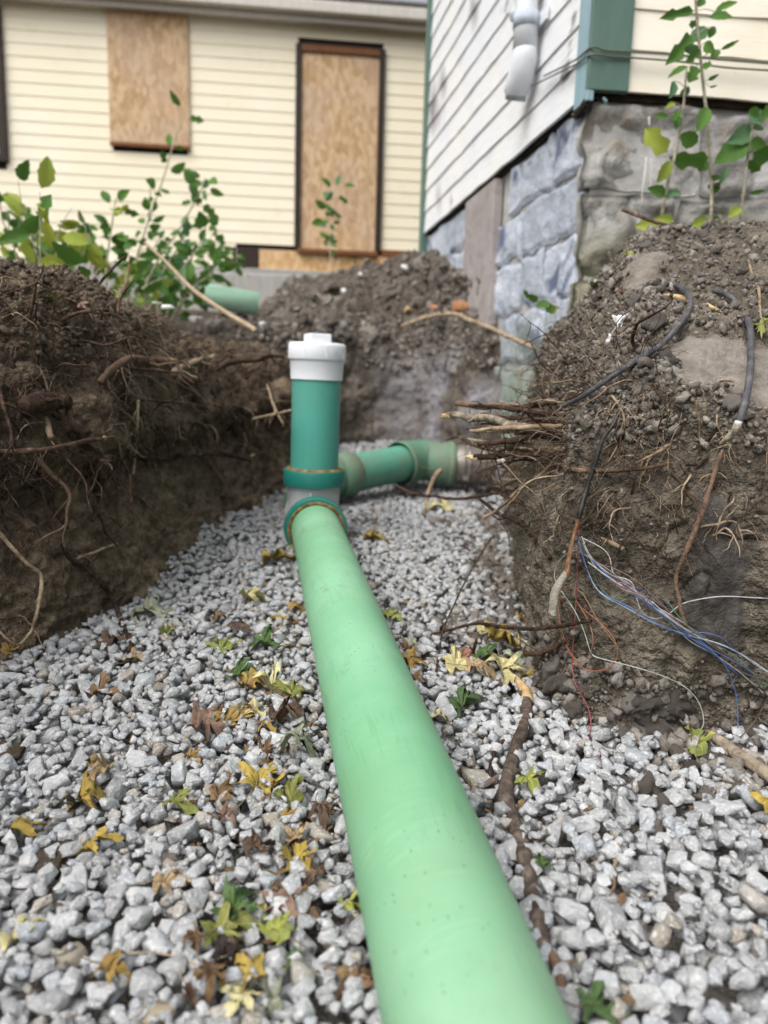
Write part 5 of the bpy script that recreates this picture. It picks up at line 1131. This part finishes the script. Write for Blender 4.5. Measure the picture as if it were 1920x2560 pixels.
# ================================================================== FALLEN LEAVES
HALF = [(0, 0), (.10, -.04), (.22, -.03), (.40, -.07), (.35, .05), (.31, .11), (.22, .19), (.35, .27), (.45, .31), (.60, .50), (.47, .48), (.43, .54), (.35, .47), (.25, .47), (.12, .41), (.15, .55), (.23, .64), (.17, .68), (.19, .79), (.10, .81), (0, 1.0)]
OUT = np.array(HALF + [(-x, y) for x, y in HALF[-2:0:-1]])
def maple(L_, curl, fold, twist, seed, narrow=1.0):
    r = random.Random(seed); ctr = np.array([0, .2]); n = len(OUT); V = []
    jit = np.array([[r.gauss(0, .028), r.gauss(0, .028)] for _ in range(n)]); o2 = (OUT + jit) * np.array([narrow * r.uniform(.9, 1.1), 1])
    for s_ in (1., .72, .42, .15):
        V.append(ctr + (o2 - ctr) * s_)
    V = np.concatenate(V + [ctr[None]]); F = []
    for k in range(3):
        for i in range(n): j = (i + 1) % n; F.append((k * n + i, k * n + j, (k + 1) * n + j, (k + 1) * n + i))
    for i in range(n): F.append((3 * n + i, 3 * n + (i + 1) % n, 4 * n))
    x, y = V[:, 0], V[:, 1] - .3; q = np.stack([x, y, np.zeros_like(x)], 1)
    z = fold * np.abs(x) * .9 - curl * (y ** 2) * .9 - curl * .8 * x ** 2 + .26 * fbm(q, 2.4, 3, seed) * (1 + abs(curl)) + twist * x * y
    rr = np.sqrt(x * x + y * y); z += abs(curl) * .35 * np.clip(rr - .35, 0, 1) ** 1.5 * pn(q, 3.0, seed + 5) * 4
    # curling shortens the blade
    V3 = np.stack([x * (1 - .25 * abs(fold)), y * (1 - .2 * abs(curl)), z], 1) * L_
    return V3, F
LEAVES = [
 # x, y, size px, kind, spin deg, curl, fold, tilt, label
 (211, 2013, 130, 'spotted', 70, .9, .5, 18, 'black spotted yellow leaf curled on the gravel far left'),
 (257, 1935, 95, 'tan', 200, .7, .9, 25, 'folded tan and brown leaf pointing up on the left gravel'),
 (237, 2115, 115, 'yellow', 85, .5, .4, 10, 'yellow leaf beside the dark soil clod on the left gravel'),
 (60, 2085, 100, 'spotted', 30, .8, .6, 20, 'tan and yellow leaf with dark blotch near the left picture edge'),
 (445, 2022, 110, 'olive', 95, .6, .9, 14, 'narrow folded olive yellow leaf alone on the left gravel'),
 (480, 1903, 60, 'gold', 120, .7, .6, 20, 'small curled golden leaf beside the long dry stalk'),
 (651, 1955, 135, 'yellow', 20, .25, .3, 12, 'bright yellow star shaped maple leaf near the pipe'),
 (561, 1996, 110, 'orange', 85, .5, .5, 8, 'orange brown leaf left of the bright yellow star leaf'),
 (723, 1998, 110, 'olive', 330, .6, .6, 20, 'olive yellow leaf with pale underside beside the pipe'),
 (735, 1893, 130, 'grey', 80, .9, .8, 16, 'pale curled olive grey leaf close to the pipe'),
 (668, 1880, 70, 'orange', 10, .8, .7, 40, 'upright rusty leaf fragment close to the pipe'),
 (718, 2042, 80, 'gold', 60, .5, .4, 12, 'golden leaf under the olive yellow leaf by the pipe'),
 (748, 2150, 110, 'yellow', 350, .4, .5, 22, 'bright yellow leaf with raised lobes touching dead leaves by the pipe'),
 (640, 2132, 115, 'brown', 70, .9, .5, 12, 'dry brown leaf heap left of the bright raised yellow leaf'),
 (567, 2051, 75, 'pinkish', 140, 1.0, .7, 25, 'crumpled grey brown leaf below the orange brown leaf'),
 (740, 2085, 100, 'tan', 10, .8, .6, 15, 'tan curled leaf between two yellow leaves by the pipe'),
 (806, 2048, 95, 'brown', 160, .9, .5, 24, 'dark brown leaf leaning on the pipe side'),
 (780, 2190, 110, 'brown', 260, .7, .4, 6, 'flat dark brown leaf against the pipe below the yellow leaves'),
 (422, 2213, 110, 'tan', 80, .6, .7, 10, 'single dry tan leaf in the middle of the left gravel'),
 (560, 2325, 150, 'olive', 75, .35, .5, 14, 'large green and yellow leaf of the fresh cluster near the pipe'),
 (590, 2275, 135, 'green', 25, .4, .8, 22, 'dark green folded leaf of the fresh cluster near the pipe'),
 (650, 2280, 60, 'lime', 330, .4, .5, 20, 'small green leaf at the top of the fresh cluster'),
 (697, 2330, 115, 'lime', 320, .3, .4, 14, 'yellow green leaf at the right of the fresh cluster'),
 (706, 2255, 135, 'pinkish', 150, .4, .3, 8, 'large flat purplish brown maple leaf near the pipe'),
 (735, 2395, 60, 'green', 200, .5, .5, 10, 'small dark green leaf below the fresh cluster'),
 (622, 2440, 125, 'yellow', 245, .2, .3, 8, 'bright yellow green veined leaf near the bottom of the gravel'),
 (605, 2502, 105, 'cream', 200, .3, .4, 10, 'pale cream leaf under the bright veined leaf'),
 (532, 2470, 105, 'orange', 170, .9, .9, 40, 'curled rusty leaf standing beside the bright veined leaf'),
 (283, 2447, 105, 'gold', 100, .9, .6, 18, 'gold and tan leaf curled on the near left gravel'),
 (55, 2340, 150, 'cream', 50, .5, 1.1, 24, 'long narrow pale yellow leaf at the left edge of the near gravel'),
 (874, 2272, 85, 'lime', 80, .4, .5, 10, 'yellow green leaf tucked under the pipe'),
 (900, 2452, 85, 'orange', 60, .8, .5, 12, 'rusty leaf tucked under the near end of the pipe'),
 (492, 2362, 70, 'orange', 175, .9, .8, 45, 'small upright brown leaf left of the fresh cluster'),
 (568, 2408, 120, 'black', 100, .6, .5, 6, 'black rotten leaf above the bright veined leaf'),
 (600, 2385, 100, 'brown', 60, .8, .5, 10, 'chestnut dead leaf behind the black rotten leaf'),
 (680, 2500, 130, 'grey', 350, .8, 1.2, 35, 'long rolled grey olive leaf near the bottom by the pipe'),
 (480, 2500, 90, 'brown', 150, .8, 1.0, 35, 'narrow dark brown curled leaf near the bottom of the gravel'),
 (561, 1620, 95, 'lime', 30, .3, .4, 14, 'yellow green leaf standing out on the gravel left of the pipe middle'),
 (665, 1618, 100, 'green', 80, .3, .5, 14, 'dark green leaf close to the pipe, right of the yellow green one'),
 (602, 1690, 100, 'green', 95, .4, .5, 12, 'dark green leaf below the yellow green one'),
 (418, 1585, 60, 'lime', 20, .5, .9, 30, 'small folded yellow green leaf by the dark root foot'),
 (625, 1718, 95, 'gold', 80, .5, .5, 12, 'golden brown leaf just under the lower dark green leaf'),
 (575, 1796, 125, 'gold', 70, .4, .4, 12, 'large orange gold leaf with torn edge left of the pipe'),
 (635, 1790, 95, 'cream', 280, .6, .8, 22, 'tan pointed leaf beside the large orange gold leaf'),
 (675, 1722, 110, 'cream', 320, .6, .8, 18, 'pale straw coloured narrow leaf left of the pipe'),
 (725, 1738, 105, 'olive', 300, .6, .7, 16, 'yellow olive leaf against the left side of the pipe'),
 (705, 1810, 120, 'brown', 70, .8, .5, 8, 'mashed brown and gold leaf against the pipe'),
 (665, 1820, 70, 'gold', 120, .7, .5, 14, 'small gold leaf in front of the mashed brown leaf'),
 (331, 1650, 70, 'tan', 80, .6, .5, 12, 'pale orange leaf just right of the dark root foot'),
 (278, 1612, 90, 'brown', 20, .9, .8, 30, 'curled reddish brown leaf left of the dark root foot'),
 (375, 1536, 120, 'grey', 85, .8, .7, 12, 'withered grey olive leaves at the bank foot'),
 (250, 1737, 95, 'orange', 95, .7, .7, 10, 'brown and tan leaf on the gravel below the dark bank'),
 (694, 1555, 60, 'yellow', 140, .4, .4, 12, 'small bright yellow leaf by the pipe halfway along'),
 (738, 1528, 55, 'gold', 60, .5, .5, 12, 'small orange gold leaf touching the pipe halfway along'),
 (548, 1550, 60, 'orange', 30, .7, .5, 12, 'small orange leaf on the far left gravel'),
 (624, 1506, 90, 'cream', 80, .6, .6, 8, 'pale dry leaf on the far left gravel'),
 (689, 1406, 110, 'yellow', 80, .5, .4, 8, 'blurred yellow leaf left of the pipe below the tee'),
 (735, 1370, 70, 'olive', 40, .5, .6, 20, 'olive leaf leaning at the base of the tee'),
 (27, 1632, 60, 'gold', 10, .7, .7, 30, 'small gold leaf at the left picture edge under the dark bank'),
 (512, 1835, 130, 'pinkish', 75, .9, .5, 8, 'wide crumpled grey brown leaf under the orange gold leaf'),
 (600, 1580, 80, 'brown', 60, .8, .4, 8, 'brown leaf litter left of the small bright yellow leaf'),
 (970, 1546, 75, 'lime', 110, .4, .5, 22, 'yellow green leaf leaning on the right side of the pipe'),
 (1023, 1662, 85, 'gold', 100, .6, .5, 14, 'golden leaf on the right side of the pipe'),
 (1018, 1632, 55, 'orange', 30, .7, .5, 14, 'small brown gold leaf above the golden leaf right of the pipe'),
 (1040, 1700, 65, 'orange', 80, .7, .5, 10, 'rusty leaf below the golden leaf right of the pipe'),
 (1025, 1612, 70, 'grey', 0, .5, .5, 26, 'pale silvery leaf standing right of the pipe'),
 (1225, 1582, 100, 'cream', 70, .3, .4, 14, 'pale cream star leaf under the long leaning stick'),
 (1158, 1643, 65, 'red', 30, .5, .5, 18, 'pinkish red leaf among the leaves right of the pipe'),
 (1255, 1688, 120, 'cream', 190, .3, .5, 48, 'large cream yellow leaf standing at the peeled branch end'),
 (1286, 1650, 75, 'grey', 350, .4, .4, 30, 'grey green leaf behind the large cream yellow leaf'),
 (1246, 1618, 110, 'yellow', 80, .5, .4, 12, 'spread yellow leaf below the cream star leaf'),
 (1290, 1612, 70, 'yellow', 330, .4, .6, 26, 'yellow leaf pointing up beside the grey bank'),
 (1215, 1652, 90, 'green', 110, .5, .5, 12, 'green leaf among the yellow leaves right of the pipe'),
 (1145, 1678, 105, 'cream', 60, .9, .6, 14, 'curled pale olive leaf right of the golden leaf'),
 (1190, 1690, 100, 'tan', 90, .9, .5, 8, 'brown tan curled leaf in front of the red leaf'),
 (1162, 1767, 110, 'green', 60, .4, .7, 20, 'dark green curled leaf left of the thick branch'),
 (1318, 1694, 65, 'yellow', 100, .5, .5, 14, 'small yellow leaf at the foot of the grey bank'),
 (930, 1350, 70, 'yellow', 85, .4, .5, 10, 'blurred yellow leaf on the far gravel right of the pipe'),
 (1099, 1276, 90, 'cream', 300, .4, .5, 16, 'blurred pale leaf by the upright bent twig'),
 (1310, 1554, 60, 'gold', 20, .6, .7, 30, 'brown gold leaf hanging at the grey bank corner'),
 (1318, 1962, 85, 'lime', 170, .5, .6, 26, 'yellow green leaf tucked behind the thick branch'),
 (1350, 2160, 60, 'green', 10, .6, .5, 20, 'ragged little green leaf right of the thick branch'),
 (1490, 2520, 130, 'green', 90, .4, .5, 16, 'large blurred green leaf at the bottom right of the pipe'),
 (1902, 2012, 100, 'yellow', 340, .4, .4, 20, 'yellow leaf on the spilled soil at the right picture edge'),
 (1733, 1865, 95, 'lime', 10, .5, .9, 60, 'yellow green leaf standing upright at the foot of the grey bank'),
 (1097, 1809, 70, 'cream', 80, .6, .6, 10, 'pale leaf scrap between pipe and thick branch'),
 (120, 752, 58, 'lime', 90, .3, .5, 10, 'fresh green leaf sprout on the crest of the dark bank'),
 (1490, 718, 70, 'grey', 80, .8, .6, 20, 'shrivelled whitish leaf by the foundation corner'),
 (1552, 735, 40, 'orange', 30, .8, .8, 30, 'small orange dry leaf on the spoil'),
 (1575, 640, 50, 'lime', 40, .5, .6, 35, 'drooping pale green leaf in the gap by the foundation corner'),
 (205, 785, 60, 'pinkish', 110, .8, .6, 20, 'grey dead leaf on the dark bank beside the straw tuft'),
 (1895, 835, 70, 'olive', 200, .8, .8, 20, 'dry olive leaf at the right edge beside the second hose'),
]
LRNG = random.Random(11)
for k, (x, y, s_, kind, spin, cu, fo, ti, lab) in enumerate(LEAVES):
    q = HS(x, y, .0, lift=.012); dep = (q - CAMP) @ FW; L_ = s_ * dep / FPX * 1.06
    V, F = maple(L_, cu * 1.0 + .1, fo * 1.0 + .1, LRNG.uniform(-.3, .3), 300 + k, .55 if fo > .95 else LRNG.uniform(.62, .95))
    me = mesh('fallen_leaf', V, F, True); me.materials.append(LEAFM[kind])
    o = bpy.data.objects.new('fallen_leaf', me); COL.objects.link(o); tag(o, lab, 'leaf', 'fallen leaves on the trench floor and banks')
    R = Matrix.Rotation(radians(-spin + LRNG.uniform(-12, 12)), 4, 'Z')
    R = Matrix.Rotation(radians(ti * .55), 4, 'X') @ Matrix.Rotation(radians(LRNG.uniform(-14, 14)), 4, 'Y') @ R
    lowest = min((R @ Vector(v)).z for v in V[:len(OUT)].tolist()); lift = np.clip(-lowest * .5, .002, .026)
    o.matrix_basis = Matrix.Translation(Vector(q) + Vector((0, -.004, lift))) @ R
    base = V[0] + np.array([0, .0, 0]); st = [base, base + np.array([.05, -.22, .06]) * L_, base + np.array([LRNG.uniform(-.2, .2), -.5, LRNG.uniform(-.12, .05)]) * L_]
    if k % 2 == 0:
        me2 = mesh('stalk', *tube(st, .0009, 5, n=8), True); me2.materials.append(M_FINE_P); s2 = bpy.data.objects.new('stalk', me2); COL.objects.link(s2); s2.parent = o

def litter():
    rg = np.random.default_rng(77); mb = MB(); n = 1000
    for k in range(n):
        y = rg.uniform(.66, 2.3); ap = pipe_at(y); side = -1 if rg.uniform() < .72 else 1
        x = ap[0] + side * (.085 + abs(rg.normal(0, .11))); c0 = np.array([x, y, gz(x, y) + .006 + rg.uniform(-.004, .006)]); s_ = rg.uniform(.003, .016) * (1.3 if k % 9 == 0 else .9); m = 7
        a = np.sort(rg.uniform(0, 2 * pi, m)); e1 = norm(rg.normal(0, 1, 3) * np.array([1, 1, .35])); e2 = norm(np.cross(e1, norm(np.array([0, 0, 1]) + rg.normal(0, .35, 3))))
        rim = c0 + s_ * (np.cos(a)[:, None] * e1 + .6 * np.sin(a)[:, None] * e2) * rg.uniform(.6, 1.1, m)[:, None]; V = np.concatenate([rim, [c0 + np.array([0, 0, s_ * rg.uniform(-.3, .3)])]])
        mb.add(V, [(i, (i + 1) % m, m) for i in range(m)])
    o = part('leaf_litter', *mb.get(), clod_mat('leaf_litter', [(.25, '3b2f26'), (.5, '6b5540'), (.8, 'a08a62')], lambda N: N.noise(9, 2)), gravel_bed, True); o['kind'] = 'stuff'
litter()

# ================================================================== GREEN PLANTS
def blade(teeth, seed, n=9, lobed=False):                # unit leaf: base at 0, tip at y = 1, width 1
    r = random.Random(seed); ys = np.linspace(0, 1, n); w = .5 * np.sin(pi * ys ** .8) ** .8
    if lobed: w *= 1 + .35 * np.sin(ys * 11)
    V = []; F = []
    for i, y in enumerate(ys):
        t = 1 + (teeth if i % 2 else -teeth)
        for j, f in enumerate((-1, -.5, 0, .5, 1)):
            xx = f * w[i] * (t if abs(f) == 1 else 1); V.append((xx, y + (.02 if abs(f) == 1 else 0), .18 * abs(xx) - .22 * (y - .3) ** 2 + r.uniform(-.012, .012)))
    for i in range(n - 1):
        for j in range(4): a = i * 5 + j; F.append((a, a + 1, a + 6, a + 5))
    return mesh('leaf', V, F, True)
BL = {}
for nm, m_ in (('g', M_SHRUB), ('p', M_SHRUB_L), ('y', M_SHRUB_Y)):
    BL[nm] = []
    for k in range(4):
        me = blade(.08, k, lobed=(k == 3)); me.materials.append(m_); BL[nm].append(me)
PR_ = random.Random(21)
def leaf_at(parent, B, T, w, col, roll=None):
    y = Vector(T) - Vector(B); view = (Vector(CAMP) - Vector(B)).normalized(); x = y.cross(view).normalized()
    x = Matrix.Rotation(roll if roll is not None else PR_.uniform(-.8, .8), 3, y.normalized()) @ x; z = x.cross(y).normalized()
    L_ = y.length; 
    R = Matrix((x, y.normalized(), z)).transposed().to_4x4()
    return inst('leaf', PR_.choice(BL[col]), parent, Matrix.Translation(Vector(B)) @ R @ Matrix.Diagonal((w, L_, L_, 1)))
def weed(label, stem, r_, leaves, Y):
    A = np.array([P(x, y, Y) for x, y in stem]); root = empty('weed', tuple(A[0]), label, 'plant', 'weeds growing against the foundation')
    part('stem', *tube(A, np.array(r_) * Y / FPX, 8, .1, 3, 40), M_STEM, root, True)
    for bx, by, tx, ty, w, c_ in leaves:
        Y1 = Y + PR_.uniform(-.05, .03); B = P(bx, by, Y1); T = P(tx, ty, Y1 + PR_.uniform(-.04, .04)); leaf_at(root, B, T, w * Y / FPX, c_)
        i = np.argmin(np.linalg.norm(A - B, axis=1)); cpath = catmull(A, 30); j = np.argmin(np.linalg.norm(cpath - B, axis=1) + .4 * np.maximum(0, cpath[:, 2] - B[2]))
        if np.linalg.norm(cpath[j] - B) > .006: part('leaf_stalk', *tube([cpath[j], (cpath[j] + B) / 2 + np.array([0, 0, .006]), B], .0012, 5, n=7), M_STEM, root, True)
weed('tall weed with toothed leaves rising highest before the cream clapboards', [(1776, 590), (1779, 480), (1775, 400), (1768, 300), (1757, 200), (1748, 110), (1741, 30), (1738, -40)], [4.5, 4, 3.5, 3], [
    (1735, 26, 1650, 45, 22, 'g'), (1741, 17, 1765, -8, 20, 'g'), (1773, 43, 1833, 40, 26, 'g'), (1787, 29, 1845, 1, 18, 'g'), (1747, 55, 1722, 64, 18, 'g'), (1729, 87, 1671, 158, 34, 'g'), (1775, 72, 1720, 104, 40, 'p'),
    (1747, 116, 1706, 127, 24, 'p'), (1752, 124, 1715, 156, 18, 'g'), (1787, 66, 1772, 95, 18, 'g'), (1761, 107, 1784, 130, 24, 'g'), (1798, 124, 1778, 145, 22, 'g'), (1802, 124, 1848, 101, 10, 'g'), (1741, 165, 1723, 205, 30, 'g'), (1755, 168, 1778, 162, 20, 'g'),
    (1770, 200, 1796, 187, 9, 'g'), (1773, 217, 1793, 214, 6, 'g'), (1770, 268, 1745, 325, 32, 'g'), (1745, 356, 1700, 338, 40, 'g'), (1772, 395, 1674, 400, 44, 'g'), (1770, 402, 1745, 427, 30, 'g'), (1782, 437, 1803, 450, 28, 'g'), (1802, 471, 1770, 466, 24, 'g'), (1770, 547, 1729, 563, 26, 'y'), (1773, 558, 1805, 548, 26, 'g'),
    (1745, -30, 1790, -50, 26, 'g'), (1738, -35, 1700, -60, 28, 'g')], 2.52)
weed('slender weed with pale lobed leaf in front of the grey stones', [(1646, 590), (1669, 457), (1692, 370), (1706, 283), (1711, 240), (1716, 175)], [4, 3.5, 3, 2.5], [
    (1669, 292, 1638, 287, 16, 'g'), (1703, 278, 1677, 303, 18, 'g'), (1689, 257, 1664, 269, 12, 'y'), (1668, 380, 1612, 322, 46, 'y'), (1677, 402, 1645, 456, 30, 'y'), (1665, 486, 1623, 470, 28, 'g'), (1700, 480, 1663, 487, 24, 'p'),
    (1721, 166, 1671, 190, 18, 'g'), (1686, 203, 1677, 242, 22, 'p'), (1723, 217, 1700, 242, 24, 'p'), (1700, 290, 1690, 320, 18, 'g'), (1648, 560, 1588, 564, 28, 'y'), (1686, 552, 1638, 545, 22, 'y')], 2.48)
weed('weed with broad dark leaves at the right picture edge', [(1846, 590), (1857, 500), (1868, 402), (1876, 350), (1885, 300)], [4, 3.5, 3, 2.5], [
    (1874, 356, 1790, 402, 56, 'g'), (1883, 324, 1825, 353, 44, 'p'), (1903, 298, 1872, 283, 34, 'p'), (1900, 280, 1872, 276, 22, 'g'), (1877, 353, 1911, 364, 32, 'g'), (1883, 382, 1926, 398, 48, 'g'), (1851, 518, 1823, 540, 24, 'y'), (1874, 483, 1914, 476, 12, 'g'), (1891, 309, 1905, 329, 22, 'p'), (1818, 420, 1799, 462, 16, 'p'), (1868, 402, 1900, 430, 26, 'g'), (1890, 300, 1930, 270, 30, 'g')], 2.5)
weed('low creeping weed on the foundation beside the trench', [(1400, 770), (1375, 760), (1345, 752), (1320, 745)], [2.5, 2, 2], [(1375, 758, 1340, 765, 22, 'g'), (1345, 752, 1318, 738, 18, 'g'), (1385, 764, 1365, 780, 20, 'g'), (1322, 745, 1310, 725, 12, 'g'), (1395, 768, 1372, 785, 14, 'y')], 2.75)

def shrub(label, stems, Y, lsz, dens, cols, group='shrubs behind the dark bank', rad=3.0):
    b0 = P(stems[0][0][0], stems[0][0][1], Y); root = empty('shrub', tuple(b0), label, 'shrub', group)
    for st in stems:
        Y1 = Y + PR_.uniform(-.25, .25); A = np.array([P(x, y, Y1 + .02 * i) for i, (x, y) in enumerate(st)])
        A[0, 2] -= .05; n = 36; path = catmull(A, n); part('stem', *tube(path, np.array([rad, rad * .4]) * Y / FPX, 6), M_STEM, root, True)
        L_ = np.linalg.norm(np.diff(path, axis=0), axis=1).sum(); cnt = max(3, int(L_ / (lsz * Y / FPX) * dens))
        for k in range(cnt):
            t = PR_.uniform(.12, 1.0); B = path[int(t * (n - 1))]; d_ = Vector((PR_.gauss(0, 1), PR_.gauss(0, .7), PR_.gauss(.1, .7))).normalized(); s_ = lsz * PR_.uniform(.55, 1.2) * Y / FPX
            B2 = Vector(B) + d_ * s_ * PR_.uniform(.1, .6); leaf_at(root, B2, B2 + d_ * s_, s_ * PR_.uniform(.45, .75), PR_.choice(cols))
shrub('tall airy shrub with one high leafy twig before the boarded window', [[(310, 770), (340, 650), (368, 560), (410, 440), (440, 340), (468, 275)], [(310, 770), (345, 640), (372, 540), (376, 455)]], 4.1, 34, 1.3, 'ggg')
shrub('leafy shrub arching to the right below the boarded window', [[(330, 770), (390, 660), (450, 570), (500, 480), (514, 445)], [(330, 770), (400, 690), (450, 610), (480, 560)], [(350, 770), (380, 640), (400, 590)], [(350, 770), (450, 680), (500, 610), (520, 540)]], 4.0, 36, 2.8, 'gggp')
shrub('low dense green shrub beside the light green pipe offcut', [[(420, 790), (470, 730), (520, 690), (545, 655)], [(410, 790), (440, 700), (435, 650)], [(420, 790), (470, 740), (500, 715)], [(400, 790), (390, 700), (410, 640)], [(430, 790), (470, 700), (485, 610)]], 4.3, 36, 4.2, 'ggggp')
shrub('mixed shrub with yellowing leaves behind the dark bank crest', [[(260, 770), (268, 650), (280, 560), (290, 495)], [(260, 770), (320, 690), (360, 620)], [(250, 770), (240, 680), (255, 610)], [(280, 770), (300, 720), (320, 660)], [(300, 770), (360, 720), (420, 690)]], 3.8, 36, 3.2, 'gggyy')
shrub('bushy shrub at the left beside the dark window frame', [[(190, 750), (120, 640), (60, 560), (40, 520)], [(190, 750), (180, 650), (195, 560)], [(180, 750), (130, 660), (90, 620)], [(200, 750), (230, 640), (215, 560)], [(170, 750), (90, 680), (20, 620)], [(120, 720), (60, 620), (10, 560), (0, 500)]], 3.9, 36, 3.2, 'ggpgy')
shrub('nearer plant with large yellow green leaves above the dark bank', [[(150, 700), (140, 620), (155, 560), (180, 520)], [(120, 690), (80, 600), (60, 540), (45, 450)], [(150, 700), (200, 640), (215, 580), (200, 540)], [(100, 690), (100, 560), (100, 480)], [(60, 680), (30, 600), (15, 530)], [(200, 710), (235, 690), (250, 670)]], 2.9, 66, 1.9, 'yyyg', rad=2.0)
shrub('small leafy sapling standing in front of the boarded door', [[(835, 680), (822, 600), (825, 540), (832, 490), (850, 455)]], 5.6, 27, 3.0, 'ggp', 'sapling by the door', 1.6)
shrub('thin leafy weeds by the footing right of the shrubs', [[(560, 720), (548, 650), (545, 590)], [(575, 720), (590, 660), (592, 620)], [(540, 720), (520, 640), (530, 580)]], 4.8, 28, 3.0, 'gg', rad=1.6)

# ================================================================== SMALL THINGS
off_a, off_b = P(520, 742, 4.3), P(606, 757, 4.35); d_ = norm(off_b - off_a)
oc = obj('pipe_offcut', *lathe([(0, .066), (.30, .066), (.30, .058), (0, .058), (0, .066)], off_a - d_ * .02 + np.array([0, 0, .008]), d_, 48), pvc('pvc_offcut_green', 'b4e2c6', '85b899', 'c2ead2', .4), True); tag(oc, 'light green pipe offcut lying by the shrubs', 'pipe')
M_BRICK = paint('brick_fragment', 'a07050', 'b58560', '6b4632'); M_SCRAP = paint('white_scrap', 'd5d6d6', 'e3e3e0', '8f8c85')
def chunk(name, x, y, s_, m_, lab, cat, Y=None, flat=1.):
    q = P(x, y, Y) if Y else HS(x, y, .0); dep = (q - CAMP) @ FW; V, F = PRO_HI[(x * 7 + y) % NPROTO]; R = np.array(Quaternion((0, 0, 1), x * .7).to_matrix())
    V, F = (LUMP_L[x % 6] * .5, ICO3[1]) if name == 'soil_clod' else (V, F)
    V = (V * np.array([1, 1, flat])) @ R.T * (s_ * dep / FPX) + q; tag(obj(name, V, F, m_), lab, cat)
chunk('brick_fragment', 1158, 772, 60, M_BRICK, 'orange brown broken brick on the spoil mound by the foundation', 'brick')
chunk('brick_fragment', 1088, 772, 30, M_BRICK, 'small orange brick chip on the far spoil mound', 'brick')
chunk('rubble_piece', 1022, 775, 32, M_WOODCUT, 'pale tan rubble piece on the far spoil mound', 'stone')
chunk('rubble_piece', 832, 720, 46, M_BARK_G, 'grey slab of rubble high on the far spoil mound', 'stone', flat=.5)
chunk('rubble_piece', 1012, 670, 22, M_SCRAP, 'white pebble near the top of the far spoil mound', 'stone')
chunk('rubble_piece', 900, 685, 20, M_SCRAP, 'white pebble on the left slope of the far spoil mound', 'stone')
chunk('rubble_piece', 860, 727, 18, M_SCRAP, 'small white pebble beside the grey rubble slab', 'stone')
chunk('rubble_piece', 658, 812, 28, M_SCRAP, 'white stone where the dark bank meets the far mound', 'stone')
chunk('rubble_piece', 352, 752, 34, M_SCRAP, 'flat pale plaster chip on the dark bank crest', 'plaster chip', flat=.35)
chunk('rubble_piece', 312, 762, 20, M_SCRAP, 'small white chip left of the flat pale plaster chip', 'plaster chip', flat=.5)
chunk('rubble_piece', 418, 768, 40, M_SCRAP, 'white lump of plaster below the shrubs', 'plaster chip', 2.9, .5)
chunk('rubble_piece', 392, 758, 24, M_SCRAP, 'small white lump of plaster under the shrubs', 'plaster chip', 2.9, .5)
chunk('rubble_piece', 490, 800, 34, M_SCRAP, 'grey white stone right of the white plaster lumps', 'stone')
chunk('rubble_piece', 1178, 800, 28, M_SCRAP, 'pale stone chip beside the broken brick', 'stone', flat=.5)
chunk('soil_clod', 142, 2143, 105, M_CLOD1_D, 'dark brown soil clod on the left gravel beside a yellow leaf', 'soil clod', flat=.8)
chunk('soil_clod', 423, 2148, 62, M_CLOD1, 'small brown soil clod on the middle of the left gravel', 'soil clod', flat=.8)
chunk('soil_clod', 405, 1722, 50, M_CLOD1, 'brown soil clod on the gravel below the dark bank', 'soil clod', flat=.8)
chunk('soil_clod', 20, 1880, 80, M_CLOD1_D, 'dark soil clod at the left picture edge', 'soil clod', flat=.8)
chunk('brown_stone', 180, 2400, 95, paint('brown_stone', '8f8778', '9b9385', '6e675b'), 'brown rounded stone among the near left gravel', 'stone')
chunk('brown_stone', 395, 2535, 85, paint('tan_stone', '948872', 'a3977f', '6a604f'), 'tan stone at the bottom of the near gravel', 'stone')
chunk('white_stone', 318, 1558, 22, M_SCRAP, 'tiny white pebble stuck in the foot of the dark bank', 'stone')
# torn white paper on the spoil
def scrap(x, y, s_, seed, m_, lab, cat, name):
    q = HS(x, y, .012); L_ = s_ * ((q - CAMP) @ FW) / FPX; n = 9; u = np.linspace(-.5, .5, n); X, Z = np.meshgrid(u, u, indexing='ij'); g = np.stack([X.ravel(), np.zeros(n * n), Z.ravel()], 1)
    g[:, 1] = .45 * fbm(g, 2.2, 3, seed); g[:, 0] *= .6 + .3 * np.sin(g[:, 2] * 5 + seed); e = fbm(g, 3.5, 2, seed + 2)[:, None] * .3; V = g * (1 + e) * L_ + q
    o = obj(name, V, grid_faces(n, n), m_, True); mo = o.modifiers.new('thick', 'SOLIDIFY'); mo.thickness = .0012; tag(o, lab, cat)
scrap(1546, 812, 46, 5, M_SCRAP, 'torn white paper scrap in the roots of the grey bank', 'paper', 'paper_scrap')
scrap(1527, 850, 30, 9, M_SCRAP, 'smaller torn paper scrap under the white paper', 'paper', 'paper_scrap')
print('objects', len(bpy.data.objects))
